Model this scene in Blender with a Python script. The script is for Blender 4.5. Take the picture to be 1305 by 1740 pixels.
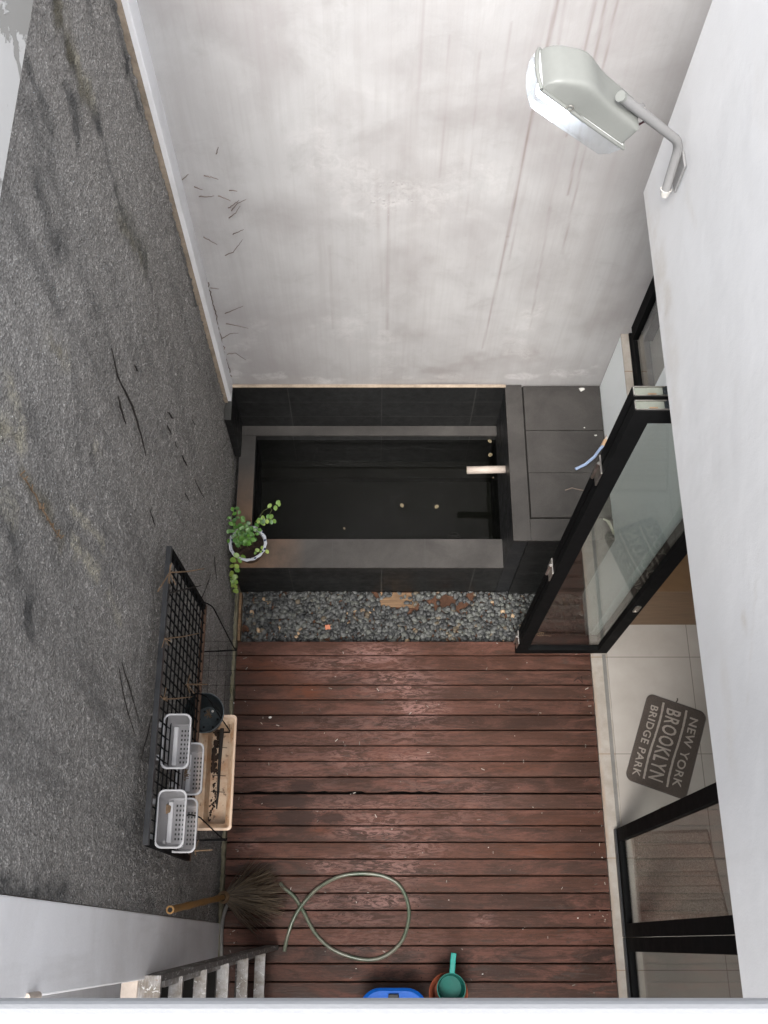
import bpy, math, random
import numpy as np
from mathutils import Vector, Matrix, noise as mnoise
random.seed(7); rng = np.random.default_rng(7)
R = math.radians
for o in list(bpy.data.objects): bpy.data.objects.remove(o)
S = bpy.context.scene; COL = S.collection

# ---------------------------------------------------------------- camera, sky, sun, exposure
HC = 6.75                       # eye height above the deck
cd = bpy.data.cameras.new('camera'); cam = bpy.data.objects.new('camera', cd); COL.objects.link(cam)
cam.location = (0, 0, HC); cam.rotation_euler = (R(22.51), 0, 0)
cd.sensor_fit = 'VERTICAL'; cd.sensor_height = 36; cd.lens = 36*1769/1740
cd.shift_x = 19.5/1740; cd.clip_start = .02; cd.clip_end = 400
S.camera = cam
SUN_EL, SUN_ROT = R(68), R(250)
w = bpy.data.worlds.new('World'); S.world = w; w.use_nodes = True
wn, wl = w.node_tree.nodes, w.node_tree.links
bg = wn['Background']; sky = wn.new('ShaderNodeTexSky'); sky.sky_type = 'NISHITA'; sky.sun_disc = False
sky.sun_elevation = SUN_EL; sky.sun_rotation = SUN_ROT; sky.dust_density = 4; sky.air_density = 1.0
hs = wn.new('ShaderNodeHueSaturation'); hs.inputs['Saturation'].default_value = .22
wl.new(sky.outputs[0], hs.inputs['Color']); wl.new(hs.outputs[0], bg.inputs['Color'])
bg.inputs['Strength'].default_value = .15
sd = bpy.data.lights.new('sun', 'SUN'); sd.energy = 1.2; sd.angle = R(26); sd.color = (1, .95, .9)
sun = bpy.data.objects.new('sun', sd); COL.objects.link(sun)
d = Vector((-.13, -.46, .87)).normalized()      # towards the sun: from the left and behind
sun.rotation_euler = (-d).to_track_quat('-Z', 'Y').to_euler(); sun.location = (-3, -2, 12)
sky.sun_elevation = math.asin(d.z); sky.sun_rotation = math.atan2(d.x, d.y)
S.view_settings.view_transform = 'Standard'; S.view_settings.look = 'None'
S.view_settings.exposure = 1.95; S.view_settings.gamma = 1
S.render.engine = 'CYCLES'
S.cycles.max_bounces = 12; S.cycles.diffuse_bounces = 8; S.cycles.transparent_max_bounces = 24

# ---------------------------------------------------------------- photo-plane helpers (to place wall stains and stems)
F_ = 1769; CX = 633; T_ = R(22.51); s_, c_ = math.sin(T_), math.cos(T_)
def nd(py):
    v = (py-870)/F_; return s_-v*c_, c_+v*s_
def G(px, py, z=0):
    n, dd = nd(py); h = HC-z; return ((px-CX)/F_/dd*h, n/dd*h)
def PX(px, py, x):
    n, dd = nd(py); h = x*dd*F_/(px-CX); return (n/dd*h, HC-h)      # (y, z) on the plane x
def PY(px, py, y):
    n, dd = nd(py); h = y*dd/n; return ((px-CX)/F_/dd*h, HC-h)      # (x, z) on the plane y

# ---------------------------------------------------------------- materials
class NT:
    def __init__(s, name):
        s.m = bpy.data.materials.new(name); s.m.use_nodes = True
        s.n, s.l = s.m.node_tree.nodes, s.m.node_tree.links
        s.b = s.n['Principled BSDF']; s.out = s.n['Material Output']
        s.pos = s.n.new('ShaderNodeNewGeometry')
    def set(s, **k):
        for a, v in k.items(): 
            i = s.b.inputs[a.replace('_', ' ')]
            if hasattr(v, 'links'): s.l.new(v, i)
            else: i.default_value = v if not (isinstance(v, tuple) and len(v) == 3) else (*v, 1)
        return s
    def plug(s, v, i):
        if hasattr(v, 'links'): s.l.new(v, i)
        elif isinstance(v, tuple) and len(v) == 3 and i.type == 'RGBA': i.default_value = (*v, 1)
        else: i.default_value = v
    def map(s, scale=(1, 1, 1), rot=(0, 0, 0), loc=(0, 0, 0)):
        m = s.n.new('ShaderNodeMapping'); s.l.new(s.pos.outputs['Position'], m.inputs[0])
        m.inputs['Scale'].default_value = scale; m.inputs['Rotation'].default_value = rot; m.inputs['Location'].default_value = loc
        return m.outputs[0]
    def noise(s, scale, detail=4, rough=.6, vec=None, dist=0):
        t = s.n.new('ShaderNodeTexNoise'); t.inputs['Scale'].default_value = scale
        t.inputs['Detail'].default_value = detail; t.inputs['Roughness'].default_value = rough; t.inputs['Distortion'].default_value = dist
        s.l.new(vec if vec is not None else s.pos.outputs['Position'], t.inputs['Vector']); return t.outputs['Fac']
    def voro(s, scale, vec=None, feature='F1', out='Distance'):
        t = s.n.new('ShaderNodeTexVoronoi'); t.feature = feature; t.inputs['Scale'].default_value = scale
        s.l.new(vec if vec is not None else s.pos.outputs['Position'], t.inputs['Vector']); return t.outputs[out]
    def ramp(s, fac, a, b, c0=0., c1=1.):
        t = s.n.new('ShaderNodeMapRange'); t.inputs[1].default_value = a; t.inputs[2].default_value = b
        t.inputs[3].default_value = c0; t.inputs[4].default_value = c1; s.plug(fac, t.inputs[0]); return t.outputs[0]
    def mix(s, f, a, b, mode='MIX'):
        t = s.n.new('ShaderNodeMix'); t.data_type = 'RGBA'; t.blend_type = mode
        s.plug(f, t.inputs[0]); s.plug(a, t.inputs[6]); s.plug(b, t.inputs[7]); return t.outputs[2]
    def math(s, op, a, b=0.):
        t = s.n.new('ShaderNodeMath'); t.operation = op; s.plug(a, t.inputs[0]); s.plug(b, t.inputs[1]); return t.outputs[0]
    def attr(s, name, out='Fac'):
        t = s.n.new('ShaderNodeAttribute'); t.attribute_name = name; return t.outputs[out]
    def bump(s, h, strength=.5, dist=.01, prev=None):
        t = s.n.new('ShaderNodeBump'); t.inputs['Strength'].default_value = strength; t.inputs['Distance'].default_value = dist
        s.plug(h, t.inputs['Height'])
        if prev is not None: s.l.new(prev, t.inputs['Normal'])
        return t.outputs[0]
    def island(s): return s.pos.outputs['Random Per Island']
    def wave_line(s, axis, period, width, off=0):
        """1 on thin joint lines every period metres along an axis"""
        sx = s.n.new('ShaderNodeSeparateXYZ'); s.l.new(s.pos.outputs['Position'], sx.inputs[0])
        a = s.math('ADD', sx.outputs[axis], -off+1000*period); a = s.math('MODULO', a, period)
        a = s.math('ABSOLUTE', s.math('SUBTRACT', a, period/2))
        return s.ramp(a, period/2-width, period/2-width*.5)

def simple(name, col, rough=.5, metal=0., var=.12, bump=0., bscale=200, spec=.2, coat=0.):
    t = NT(name)
    n = t.noise(9, 5, .65); n2 = t.noise(60, 3)
    f = t.math('ADD', t.math('MULTIPLY', n, .7), t.math('MULTIPLY', n2, .3))
    c = t.mix(t.ramp(f, .35, .65), tuple(x*(1-var) for x in col), tuple(min(1, x*(1+var)) for x in col))
    t.set(Base_Color=c, Roughness=t.ramp(n, .3, .7, max(.03, rough-.08), min(1, rough+.08)), Metallic=metal)
    t.b.inputs['Specular IOR Level'].default_value = spec
    if coat: t.b.inputs['Coat Weight'].default_value = coat
    if bump: t.set(Normal=t.bump(t.noise(bscale, 3), bump, .002))
    return t.m

M = {}
# far wall: thin weathered paint over skimmed plaster
t = NT('weathered_plaster')
big = t.noise(1.3, 4, .6, dist=.6); mid = t.noise(4.5, 6, .7, dist=.4); vert = t.noise(14, 5, .6, t.map((1, 1, .05)))
fine = t.noise(90, 3, .6); vfine = t.noise(70, 3, .6, t.map((1, 1, .03)))
c = t.mix(t.ramp(big, .38, .62), (.365, .352, .350), (.432, .427, .425))
c = t.mix(t.math('MULTIPLY', t.ramp(mid, .54, .70), .32), c, (.51, .507, .50))
c = t.mix(t.math('MULTIPLY', t.ramp(mid, .48, .32), .40), c, (.30, .288, .282))
c = t.mix(t.math('MULTIPLY', t.ramp(vert, .48, .72), .42), c, (.33, .31, .305))
c = t.mix(t.math('MULTIPLY', t.ramp(vfine, .45, .8), .18), c, (.28, .25, .24))
c = t.mix(t.math('MULTIPLY', t.attr('damp_dark'), t.ramp(t.noise(7, 6, .7), .25, .7, .35, 1)), c, (.25, .225, .215))
c = t.mix(t.math('MULTIPLY', t.attr('bloom'), t.ramp(t.noise(16, 8, .82, dist=.6), .40, .60)), c, (.62, .61, .60))
c = t.mix(t.attr('drip'), c, (.23, .185, .175))
t.set(Base_Color=c, Roughness=t.ramp(mid, .3, .7, .5, .75), Normal=t.bump(t.noise(3.5, 6, .6), .2, .02, t.bump(fine, .12, .003)))
M['far'] = t.m
# rough cast wall
t = NT('rough_cast_render')
g1 = t.noise(75, 5, .8); g2 = t.voro(115); g3 = t.voro(115, out='Color'); big = t.noise(1.1, 5, .65, dist=.5); streak = t.noise(5, 5, .65, t.map((1, 1, .16)))
c = t.mix(t.ramp(big, .35, .65), (.35, .328, .305), (.45, .43, .408))
sc = t.n.new('ShaderNodeSeparateColor'); t.l.new(g3, sc.inputs[0])
c = t.mix(t.ramp(sc.outputs[1], .1, .9, .55, 0), c, t.mix(.8, c, (.07, .065, .06)))
c = t.mix(t.ramp(g2, .35, .68), c, t.mix(.6, c, (.04, .037, .034)))
c = t.mix(t.ramp(g1, .36, .64), t.mix(.36, c, (.06, .055, .05)), t.mix(.28, c, (.50, .485, .46)))
c = t.mix(t.math('MULTIPLY', t.ramp(streak, .50, .68), .62), c, (.10, .096, .092))
c = t.mix(t.math('MULTIPLY', t.math('MULTIPLY', t.ramp(sc.outputs[0], .90, .93), .55), t.ramp(g2, .45, .25)), c, (.56, .54, .50))
dk = t.attr('damp_dark'); c = t.mix(t.math('MULTIPLY', dk, t.ramp(g1, .3, .7, 1, .80)), c, (.032, .033, .033))
c = t.mix(t.math('MULTIPLY', t.attr('moss'), t.ramp(g1, .35, .62, .5, 1)), c, (.10, .085, .045))
c = t.mix(t.math('MULTIPLY', t.attr('bloom'), t.ramp(g1, .42, .58, .1, 1)), c, (.44, .41, .32))
t.set(Base_Color=c, Roughness=.9, Normal=t.bump(t.ramp(g2, .05, .65, 1, 0), .9, .008, t.bump(g1, .5, .008)))
M['rough'] = t.m
# clean white wall paint
def paint(name, col, dirt=.15, dcol=(.45, .43, .40)):
    t = NT(name); b = t.noise(1.6, 6, .65, dist=.4); v = t.noise(9, 5, .6, t.map((1, 1, .12))); f = t.noise(130, 4, .6)
    c = t.mix(t.math('MULTIPLY', t.ramp(b, .45, .7), dirt), col, dcol)
    c = t.mix(t.math('MULTIPLY', t.ramp(v, .55, .75), dirt*.8), c, dcol)
    t.set(Base_Color=c, Roughness=.62, Normal=t.bump(t.noise(3, 4, .5), .35, .02, t.bump(f, .22, .003))); return t.m
M['white'] = paint('white_wall_paint', (.56, .565, .575), .16, (.44,.43,.41))
t = NT('scuffed_white_wall_paint'); b = t.noise(1.6, 6, .65, dist=.4); v = t.noise(7, 6, .65, t.map((1, 1, .10))); f = t.noise(150, 4, .6)
c = t.mix(t.math('MULTIPLY', t.ramp(b, .42, .7), .22), (.57, .575, .585), (.45, .45, .445)); c = t.mix(t.math('MULTIPLY', t.ramp(v, .52, .72), .20), c, (.46, .455, .45))
c = t.mix(t.math('MULTIPLY', t.attr('stain'), t.ramp(t.noise(9, 6, .7), .3, .6)), c, (.44, .41, .37))
t.set(Base_Color=c, Roughness=.6, Normal=t.bump(t.noise(3, 4, .5), .35, .02, t.bump(f, .2, .003))); M['whitest'] = t.m
M['smooth'] = paint('aged_white_paint', (.76, .76, .775), .35, (.42, .40, .38))
M['room'] = paint('room_wall_paint', (.78, .76, .72), .1)
M['pale'] = paint('pale_blue_white_paint', (.78, .82, .83), .10)
t = NT('peeling_paint'); n = t.noise(5, 7, .65, dist=.8)
t.set(Base_Color=t.mix(t.ramp(n, .49, .51), (.27, .265, .25), (.50, .495, .485)), Roughness=.7, Normal=t.bump(t.ramp(n, .485, .515), .6, .004)); M['peel'] = t.m
M['tan'] = simple('bare_tan_plaster', (.30, .245, .19), .9, var=.3, bump=.5, bscale=90)
# dark stone tiles with joints
def slab(name, col, per, ax, off, gcol=(.02, .02, .02), stain=.0, rough=.55, bright=.0):
    t = NT(name); n = t.noise(3.2, 6, .68, dist=.4); f = t.noise(140, 4, .65); m = t.noise(16, 5, .7)
    c = t.mix(t.ramp(n, .34, .66), tuple(x*.72 for x in col), tuple(x*1.35 for x in col))
    c = t.mix(t.math('MULTIPLY', t.ramp(m, .5, .75), .35), c, tuple(x*1.7 for x in col))
    c = t.mix(t.math('MULTIPLY', t.ramp(f, .45, .7), .3), c, tuple(x*.5 for x in col))
    for a, p, o in zip(ax, per, off): c = t.mix(t.math('MULTIPLY', t.wave_line(a, p, .0035, o), .85), c, gcol)
    if stain: c = t.mix(t.math('MULTIPLY', t.attr('rust'), t.ramp(n, .3, .6, .3, 1)), c, (.20, .115, .065))
    t.b.inputs['Specular IOR Level'].default_value = .3; t.set(Base_Color=c, Roughness=t.ramp(m, .3, .7, rough-.12, rough+.15), Normal=t.bump(f, .35, .002, t.bump(m, .2, .004))); return t.m
M['tile_v'] = slab('dark_wall_tile', (.0115, .0118, .0118), (.6, .2), (0, 2), (.06, .37), (.05, .05, .047), rough=.45)
M['tile_side'] = slab('dark_side_tile', (.015, .0158, .017), (.6, .27), (1, 2), (.3, .43), (.06, .06, .055), rough=.45)
M['coping'] = slab('grey_stone_coping', (.046, .0425, .0395), (.6,), (0,), (-.26,), (.05, .048, .045), stain=1, rough=.6)
M['cop_side'] = slab('grey_stone_coping_side', (.046, .043, .040), (.6,), (1,), (.05,), (.05, .048, .045), stain=1, rough=.6)
M['lid'] = slab('grey_stone_lid', (.037, .034, .0315), (9,), (0,), (.3,), rough=.62)
M['basin'] = slab('basin_tile', (.011, .0115, .0105), (.3, .3), (0, 1), (.1, .05), (.012, .012, .011), rough=.6)
# water
t = NT('pond_water'); n = t.n
tr = n.new('ShaderNodeBsdfTransparent'); tr.inputs[0].default_value = (.36, .37, .335, 1)
gl = n.new('ShaderNodeBsdfGlossy'); gl.inputs['Roughness'].default_value = .012
lw = n.new('ShaderNodeLayerWeight'); lw.inputs[0].default_value = .5
fr = t.math('ADD', t.math('MULTIPLY', t.math('POWER', lw.outputs['Facing'], 5.), .98), .016)
mx = n.new('ShaderNodeMixShader'); t.l.new(fr, mx.inputs[0]); t.l.new(tr.outputs[0], mx.inputs[1]); t.l.new(gl.outputs[0], mx.inputs[2])
bp = t.bump(t.noise(5, 2), .04, .01); t.l.new(bp, gl.inputs['Normal']); t.l.new(mx.outputs[0], t.out.inputs[0]); M['water'] = t.m
# glass
def glass(name, tint, f0=.04, rough=.0):
    t = NT(name); n = t.n
    tr = n.new('ShaderNodeBsdfTransparent'); tr.inputs[0].default_value = (*tint, 1)
    gl = n.new('ShaderNodeBsdfGlossy'); gl.inputs['Roughness'].default_value = rough
    lw = n.new('ShaderNodeLayerWeight'); lw.inputs[0].default_value = .5
    fr = t.math('ADD', t.math('MULTIPLY', t.math('POWER', lw.outputs['Facing'], 5.), 1-f0), f0)
    mx = n.new('ShaderNodeMixShader'); t.l.new(fr, mx.inputs[0]); t.l.new(tr.outputs[0], mx.inputs[1]); t.l.new(gl.outputs[0], mx.inputs[2])
    t.l.new(mx.outputs[0], t.out.inputs[0]); return t.m
M['glass'] = glass('door_glass', (.965, .985, .975), .09)
M['glass2'] = glass('panel_glass', (.95, .965, .955), .035)
M['bowl'] = glass('lamp_bowl_glass', (.93, .95, .96), .06, .05)
_n = M['bowl'].node_tree; _o = [q for q in _n.nodes if q.type == 'OUTPUT_MATERIAL'][0]; _src = _o.inputs[0].links[0].from_socket
_tl = _n.nodes.new('ShaderNodeBsdfTranslucent'); _tl.inputs[0].default_value = (.9, .93, .95, 1); _m2 = _n.nodes.new('ShaderNodeMixShader'); _m2.inputs[0].default_value = .06
_n.links.new(_src, _m2.inputs[1]); _n.links.new(_tl.outputs[0], _m2.inputs[2]); _n.links.new(_m2.outputs[0], _o.inputs[0])
# deck
t = NT('stained_deck_wood'); isl = t.island()
off = t.n.new('ShaderNodeCombineXYZ'); t.l.new(t.math('MULTIPLY', isl, 40.), off.inputs[0]); t.l.new(t.math('MULTIPLY', isl, 17.), off.inputs[2])
va = t.n.new('ShaderNodeVectorMath'); t.l.new(t.map((1, 1, 1)), va.inputs[0]); t.l.new(off.outputs[0], va.inputs[1])
def vscale(sc):
    v = t.n.new('ShaderNodeVectorMath'); v.operation = 'MULTIPLY'; t.l.new(va.outputs[0], v.inputs[0]); v.inputs[1].default_value = sc; return v.outputs[0]
grain = t.noise(5, 7, .72, vscale((.9, 22, 1)), .8); wear = t.noise(2.4, 7, .72, vscale((1, 4.2, 1)), .8); patch = t.noise(1.2, 4, .6); chip = t.noise(4.5, 6, .75, vscale((1, 6, 1)), 1.2)
c = t.mix(isl, (.028, .0138, .0094), (.053, .0246, .0165))
c = t.mix(t.ramp(t.math('FRACT', t.math('MULTIPLY', isl, 7.31)), .45, 1, 0, .6), c, (.052, .0290, .0215))
c = t.mix(t.ramp(t.math('FRACT', t.math('MULTIPLY', isl, 13.7)), .75, 1, 0, .6), c, (.090, .0330, .0180))
c = t.mix(t.math('MULTIPLY', t.ramp(wear, .46, .58), t.ramp(patch, .35, .62, .25, .95)), c, (0.1170, 0.0515, 0.0374))
c = t.mix(t.math('MULTIPLY', t.ramp(chip, .56, .60), t.ramp(patch, .38, .6, 0., .75)), c, (.045, .034, .028))
c = t.mix(t.math('MULTIPLY', t.ramp(grain, .50, .64), .55), c, (.022, .010, .008))
c = t.mix(t.math('MULTIPLY', t.ramp(grain, .30, .40, 1, 0), .35), c, (0.0858, 0.0468, 0.0390))
pk = t.noise(9, 8, .78, vscale((1, 4, 1)), 1.5)
c = t.mix(t.math('MULTIPLY', t.ramp(t.noise(26, 6, .8, vscale((1, 3.2, 1)), .8), .52, .60), .42), c, (.022, .015, .012))
c = t.mix(t.math('MULTIPLY', t.ramp(t.noise(34, 5, .8, vscale((1, 2.6, 1)), .5), .58, .64), .25), c, (.15, .085, .07))
c = t.mix(t.math('MULTIPLY', t.attr('worn'), t.ramp(pk, .47, .55)), c, (0.1913, 0.1062, 0.0918))
c = t.mix(t.math('MULTIPLY', t.attr('worn'), t.math('MULTIPLY', t.ramp(t.noise(13, 7, .8, vscale((1, 3, 1)), 1.), .56, .62), .7)), c, (.045, .038, .032))
c = t.mix(t.math('MULTIPLY', t.attr('orange'), t.ramp(pk, .40, .54)), c, (0.0975, 0.0328, 0.0164))
c = t.mix(t.ramp(t.math('ADD', t.attr('wet'), t.math('MULTIPLY', t.math('SUBTRACT', pk, .5), 3.6)), .56, .60, 0, .85), c, (.024, .0125, .0095))
t.set(Base_Color=c, Roughness=t.ramp(wear, .35, .65, .30, .58), Normal=t.bump(grain, .5, .004, t.bump(chip, .3, .003)))
t.b.inputs['Specular IOR Level'].default_value = .14
M['deck'] = t.m
M['under'] = simple('dark_subfloor', (.012, .011, .010), .9)
M['soil'] = simple('red_brown_soil', (.078, .039, .024), .95, var=.45, bump=1, bscale=120)
t = NT('river_pebble'); i = t.island(); 
c = t.mix(t.ramp(i, 0, .7), (.018, .0195, .021), (.086, .089, .087)); c = t.mix(t.ramp(i, .72, .74), c, (.088, .092, .084))
c = t.mix(t.ramp(i, .90, .905), c, (.105, .085, .06)); c = t.mix(t.ramp(i, .935, .937), c, (.03, .032, .034)); c = t.mix(t.ramp(i, .985, .987), c, (.34, .24, .15))
c = t.mix(t.math('MULTIPLY', t.ramp(t.noise(180, 3), .5, .8), .3), c, (.2, .19, .17))
t.set(Base_Color=c, Roughness=.5); t.b.inputs['Specular IOR Level'].default_value = .3; M['pebble'] = t.m
M['black'] = simple('black_aluminium', (.0065, .0067, .007), .62, var=.25, spec=.03)
M['track'] = simple('dark_grey_aluminium', (.03, .031, .033), .4, var=.25)
M['steel'] = simple('bare_metal', (.52, .49, .45), .38, 1., var=.25)
M['rust'] = simple('rusty_steel', (.085, .05, .034), .75, var=.4)
M['green_in'] = simple('pale_profile_inside', (.13, .14, .12), .45)
# floor tiles inside
t = NT('cream_floor_tile'); n = t.noise(2.5, 5, .6)
c = t.mix(t.ramp(n, .35, .65), (.34, .315, .285), (.40, .375, .345))
for a, p, o in ((0, .61, 1.49), (1, .633, 1.752-.633*4)): c = t.mix(t.math('MULTIPLY', t.wave_line(a, p, .003, o+p/2*0), .9), c, (.16, .14, .125))
t.set(Base_Color=c, Roughness=.22); M['floor'] = t.m
t = NT('sill_stone'); n = t.noise(9, 6, .7); c = t.mix(t.ramp(n, .35, .65), (.26, .23, .195), (.35, .32, .285))
for a, p, o in ((1, .633, .4855),): c = t.mix(t.wave_line(a, p, .003, o), c, (.2, .12, .07))
c = t.mix(t.math('MULTIPLY', t.attr('rust'), t.ramp(n, .3, .6)), c, (.24, .12, .055))
t.set(Base_Color=c, Roughness=.5); M['sill'] = t.m
M['kerb'] = None
t = NT('mossy_concrete'); n = t.noise(24, 6, .7, t.map((1, .35, 1))); c = t.mix(t.ramp(n, .35, .6), (.07, .068, .035), (.19, .17, .12))
t.set(Base_Color=c, Roughness=.95, Normal=t.bump(n, .8, .008)); M['kerb'] = t.m
t = NT('pale_wood'); n = t.noise(4, 6, .6, t.map((1.2, 1, 24)), .6); c = t.mix(t.ramp(n, .35, .65), (.12, .07, .034), (.18, .11, .057)); t.set(Base_Color=c, Roughness=.5); M['wood'] = t.m
t = NT('raw_plywood'); n = t.noise(6, 7, .7, t.map((1, 14, 1)), .6); c = t.mix(t.ramp(n, .35, .65), (.10, .055, .028), (.24, .15, .08)); t.set(Base_Color=c, Roughness=.8, Normal=t.bump(n, .5, .003)); M['ply'] = t.m
M['brick'] = simple('orange_brick', (.44, .17, .10), .9, var=.2)
M['lampgrey'] = simple('grey_enamel', (.165, .172, .162), .38, var=.04, coat=.1)
M['pipegrey'] = simple('grey_pipe_enamel', (.2, .2, .2), .45, var=.06)
t = NT('lamp_bulb_glow'); t.set(Base_Color=(.9, .95, 1.), Emission_Color=(.82, .9, 1.), Emission_Strength=7.5); M['bulb'] = t.m
M['reflector'] = simple('white_reflector', (.78, .8, .82), .25, var=.03)
def cloth(name, col, sc=320):
    t = NT(name); n = t.noise(sc, 3, .7); m = t.noise(14, 5, .7)
    c = t.mix(t.ramp(n, .35, .65), tuple(x*.6 for x in col), tuple(x*1.35 for x in col)); c = t.mix(t.math('MULTIPLY', t.ramp(m, .45, .7), .3), c, tuple(x*.6 for x in col))
    t.set(Base_Color=c, Roughness=.95, Normal=t.bump(n, 1, .004)); t.b.inputs['Sheen Weight'].default_value = .3; return t.m
M['mat'] = cloth('brown_mat_pile', (.068, .052, .042)); M['matlet'] = cloth('beige_mat_pile', (.36, .32, .275)); M['rug'] = cloth('taupe_rug_pile', (.33, .28, .24), 160)
t = NT('ceramic_blue_white'); v = t.voro(38); c = t.mix(t.ramp(v, .26, .36), (.03, .04, .10), (.50, .52, .56)); t.set(Base_Color=c, Roughness=.22); M['china'] = t.m
M['terra'] = simple('brown_clay', (.10, .065, .045), .8, var=.3)
M['potsoil'] = simple('dark_potting_soil', (.022, .014, .010), 1, var=.6, bump=1, bscale=90)
def leafm(name, a, b):
    t = NT(name); c = t.mix(t.island(), a, b); t.set(Base_Color=c, Roughness=.42); t.b.inputs['Transmission Weight'].default_value = 0
    t.b.inputs['Subsurface Weight'].default_value = .0; return t.m
M['leaf'] = leafm('green_leaf', (.022, .085, .012), (.085, .21, .028)); M['leaf2'] = leafm('yellow_green_leaf', (.10, .20, .03), (.26, .34, .07))
M['stem'] = simple('plant_stem', (.12, .14, .05), .7)
M['dead'] = leafm('dead_leaf', (.09, .075, .04), (.22, .18, .11))
M['twig'] = simple('dry_twig', (.15, .10, .062), .85, var=.35); M['darktwig'] = simple('dark_dead_stem', (.022, .019, .017), .9); M['root'] = simple('grey_brown_root', (.16, .125, .105), .9)
M['plastic_black'] = simple('black_pot_plastic', (.020, .024, .026), .42, var=.25)
t = NT('stained_beige_plastic'); n = t.noise(9, 6, .7); c = t.mix(t.ramp(n, .42, .66), (.40, .30, .21), (.28, .15, .075)); c = t.mix(t.ramp(t.noise(30, 4), .62, .7), c, (.12, .07, .04)); t.set(Base_Color=c, Roughness=.5); M['beige'] = t.m
t = NT('beige_plastic_rim'); t.set(Base_Color=(.46, .34, .25), Roughness=.42); M['beigerim'] = t.m
t = NT('translucent_white_plastic'); tr = t.n.new('ShaderNodeBsdfTransparent'); tr.inputs[0].default_value = (.95, .95, .96, 1)
mx = t.n.new('ShaderNodeMixShader'); mx.inputs[0].default_value = .48; t.set(Base_Color=(.36, .355, .365), Roughness=.3)
t.l.new(tr.outputs[0], mx.inputs[1]); t.l.new(t.b.outputs[0], mx.inputs[2]); t.l.new(mx.outputs[0], t.out.inputs[0]); M['frost'] = t.m
M['frostrim'] = simple('white_plastic_rim', (.34, .34, .35), .35, var=.08)
M['hole'] = simple('basket_base_dark', (.03, .03, .03), .8)
M['pvc'] = simple('stained_white_pipe', (.40, .345, .30), .45, var=.15)
M['bristle'] = leafm('palm_rib_bristle', (.018, .013, .010), (.115, .085, .055)); M['bamboo'] = simple('yellow_bamboo', (.23, .125, .04), .5, var=.25); M['twine'] = simple('brown_binding', (.20, .13, .075), .85, var=.3)
t = NT('clear_garden_hose'); n = t.noise(12, 4); t.set(Base_Color=t.mix(t.ramp(n, .35, .65), (.065, .088, .058), (.14, .14, .105)), Roughness=.28); M['hose'] = t.m
M['greyhose'] = simple('grey_hose', (.17, .165, .155), .5); M['bluehose'] = simple('pale_blue_hose', (.30, .38, .55), .3); M['brass'] = simple('brass_fitting', (.62, .42, .26), .4, .5)
M['blue'] = simple('blue_plastic', (.003, .085, .40), .5, var=.1); M['teal'] = simple('teal_plastic', (.004, .10, .08), .5, var=.15); M['tealh'] = simple('teal_plastic_handle', (.004, .20, .17), .5, var=.1)
M['orange'] = simple('orange_clay_plastic', (.20, .055, .028), .6, var=.12)
t = NT('paint_splashed_aluminium'); n = t.noise(26, 5, .75, t.map((1, 1.5, 1)), .6); n2 = t.noise(9, 5, .7)
t.b.inputs['Specular IOR Level'].default_value = .2; c = t.mix(t.ramp(n2, .4, .6), (.30, .295, .29), (.16, .14, .12)); c = t.mix(t.ramp(n, .60, .62), c, (.50, .50, .49)); c = t.mix(t.ramp(n, .36, .33), c, (.20, .13, .09))
t.set(Base_Color=c, Roughness=.55); M['alu'] = t.m
t = NT('grimy_ladder_rail'); n = t.noise(30, 5, .75, t.map((1, 1.5, 1)), .6); c = t.mix(t.ramp(n, .56, .60), (.065, .06, .055), (.30, .295, .285)); t.set(Base_Color=c, Roughness=.6); M['rail'] = t.m
M['chip'] = simple('white_debris', (.5, .49, .46), .8)
M['cord'] = simple('off_white_cord', (.55, .52, .42), .8)
M['cablered'] = simple('dark_red_cable', (.06, .025, .03), .5)

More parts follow.
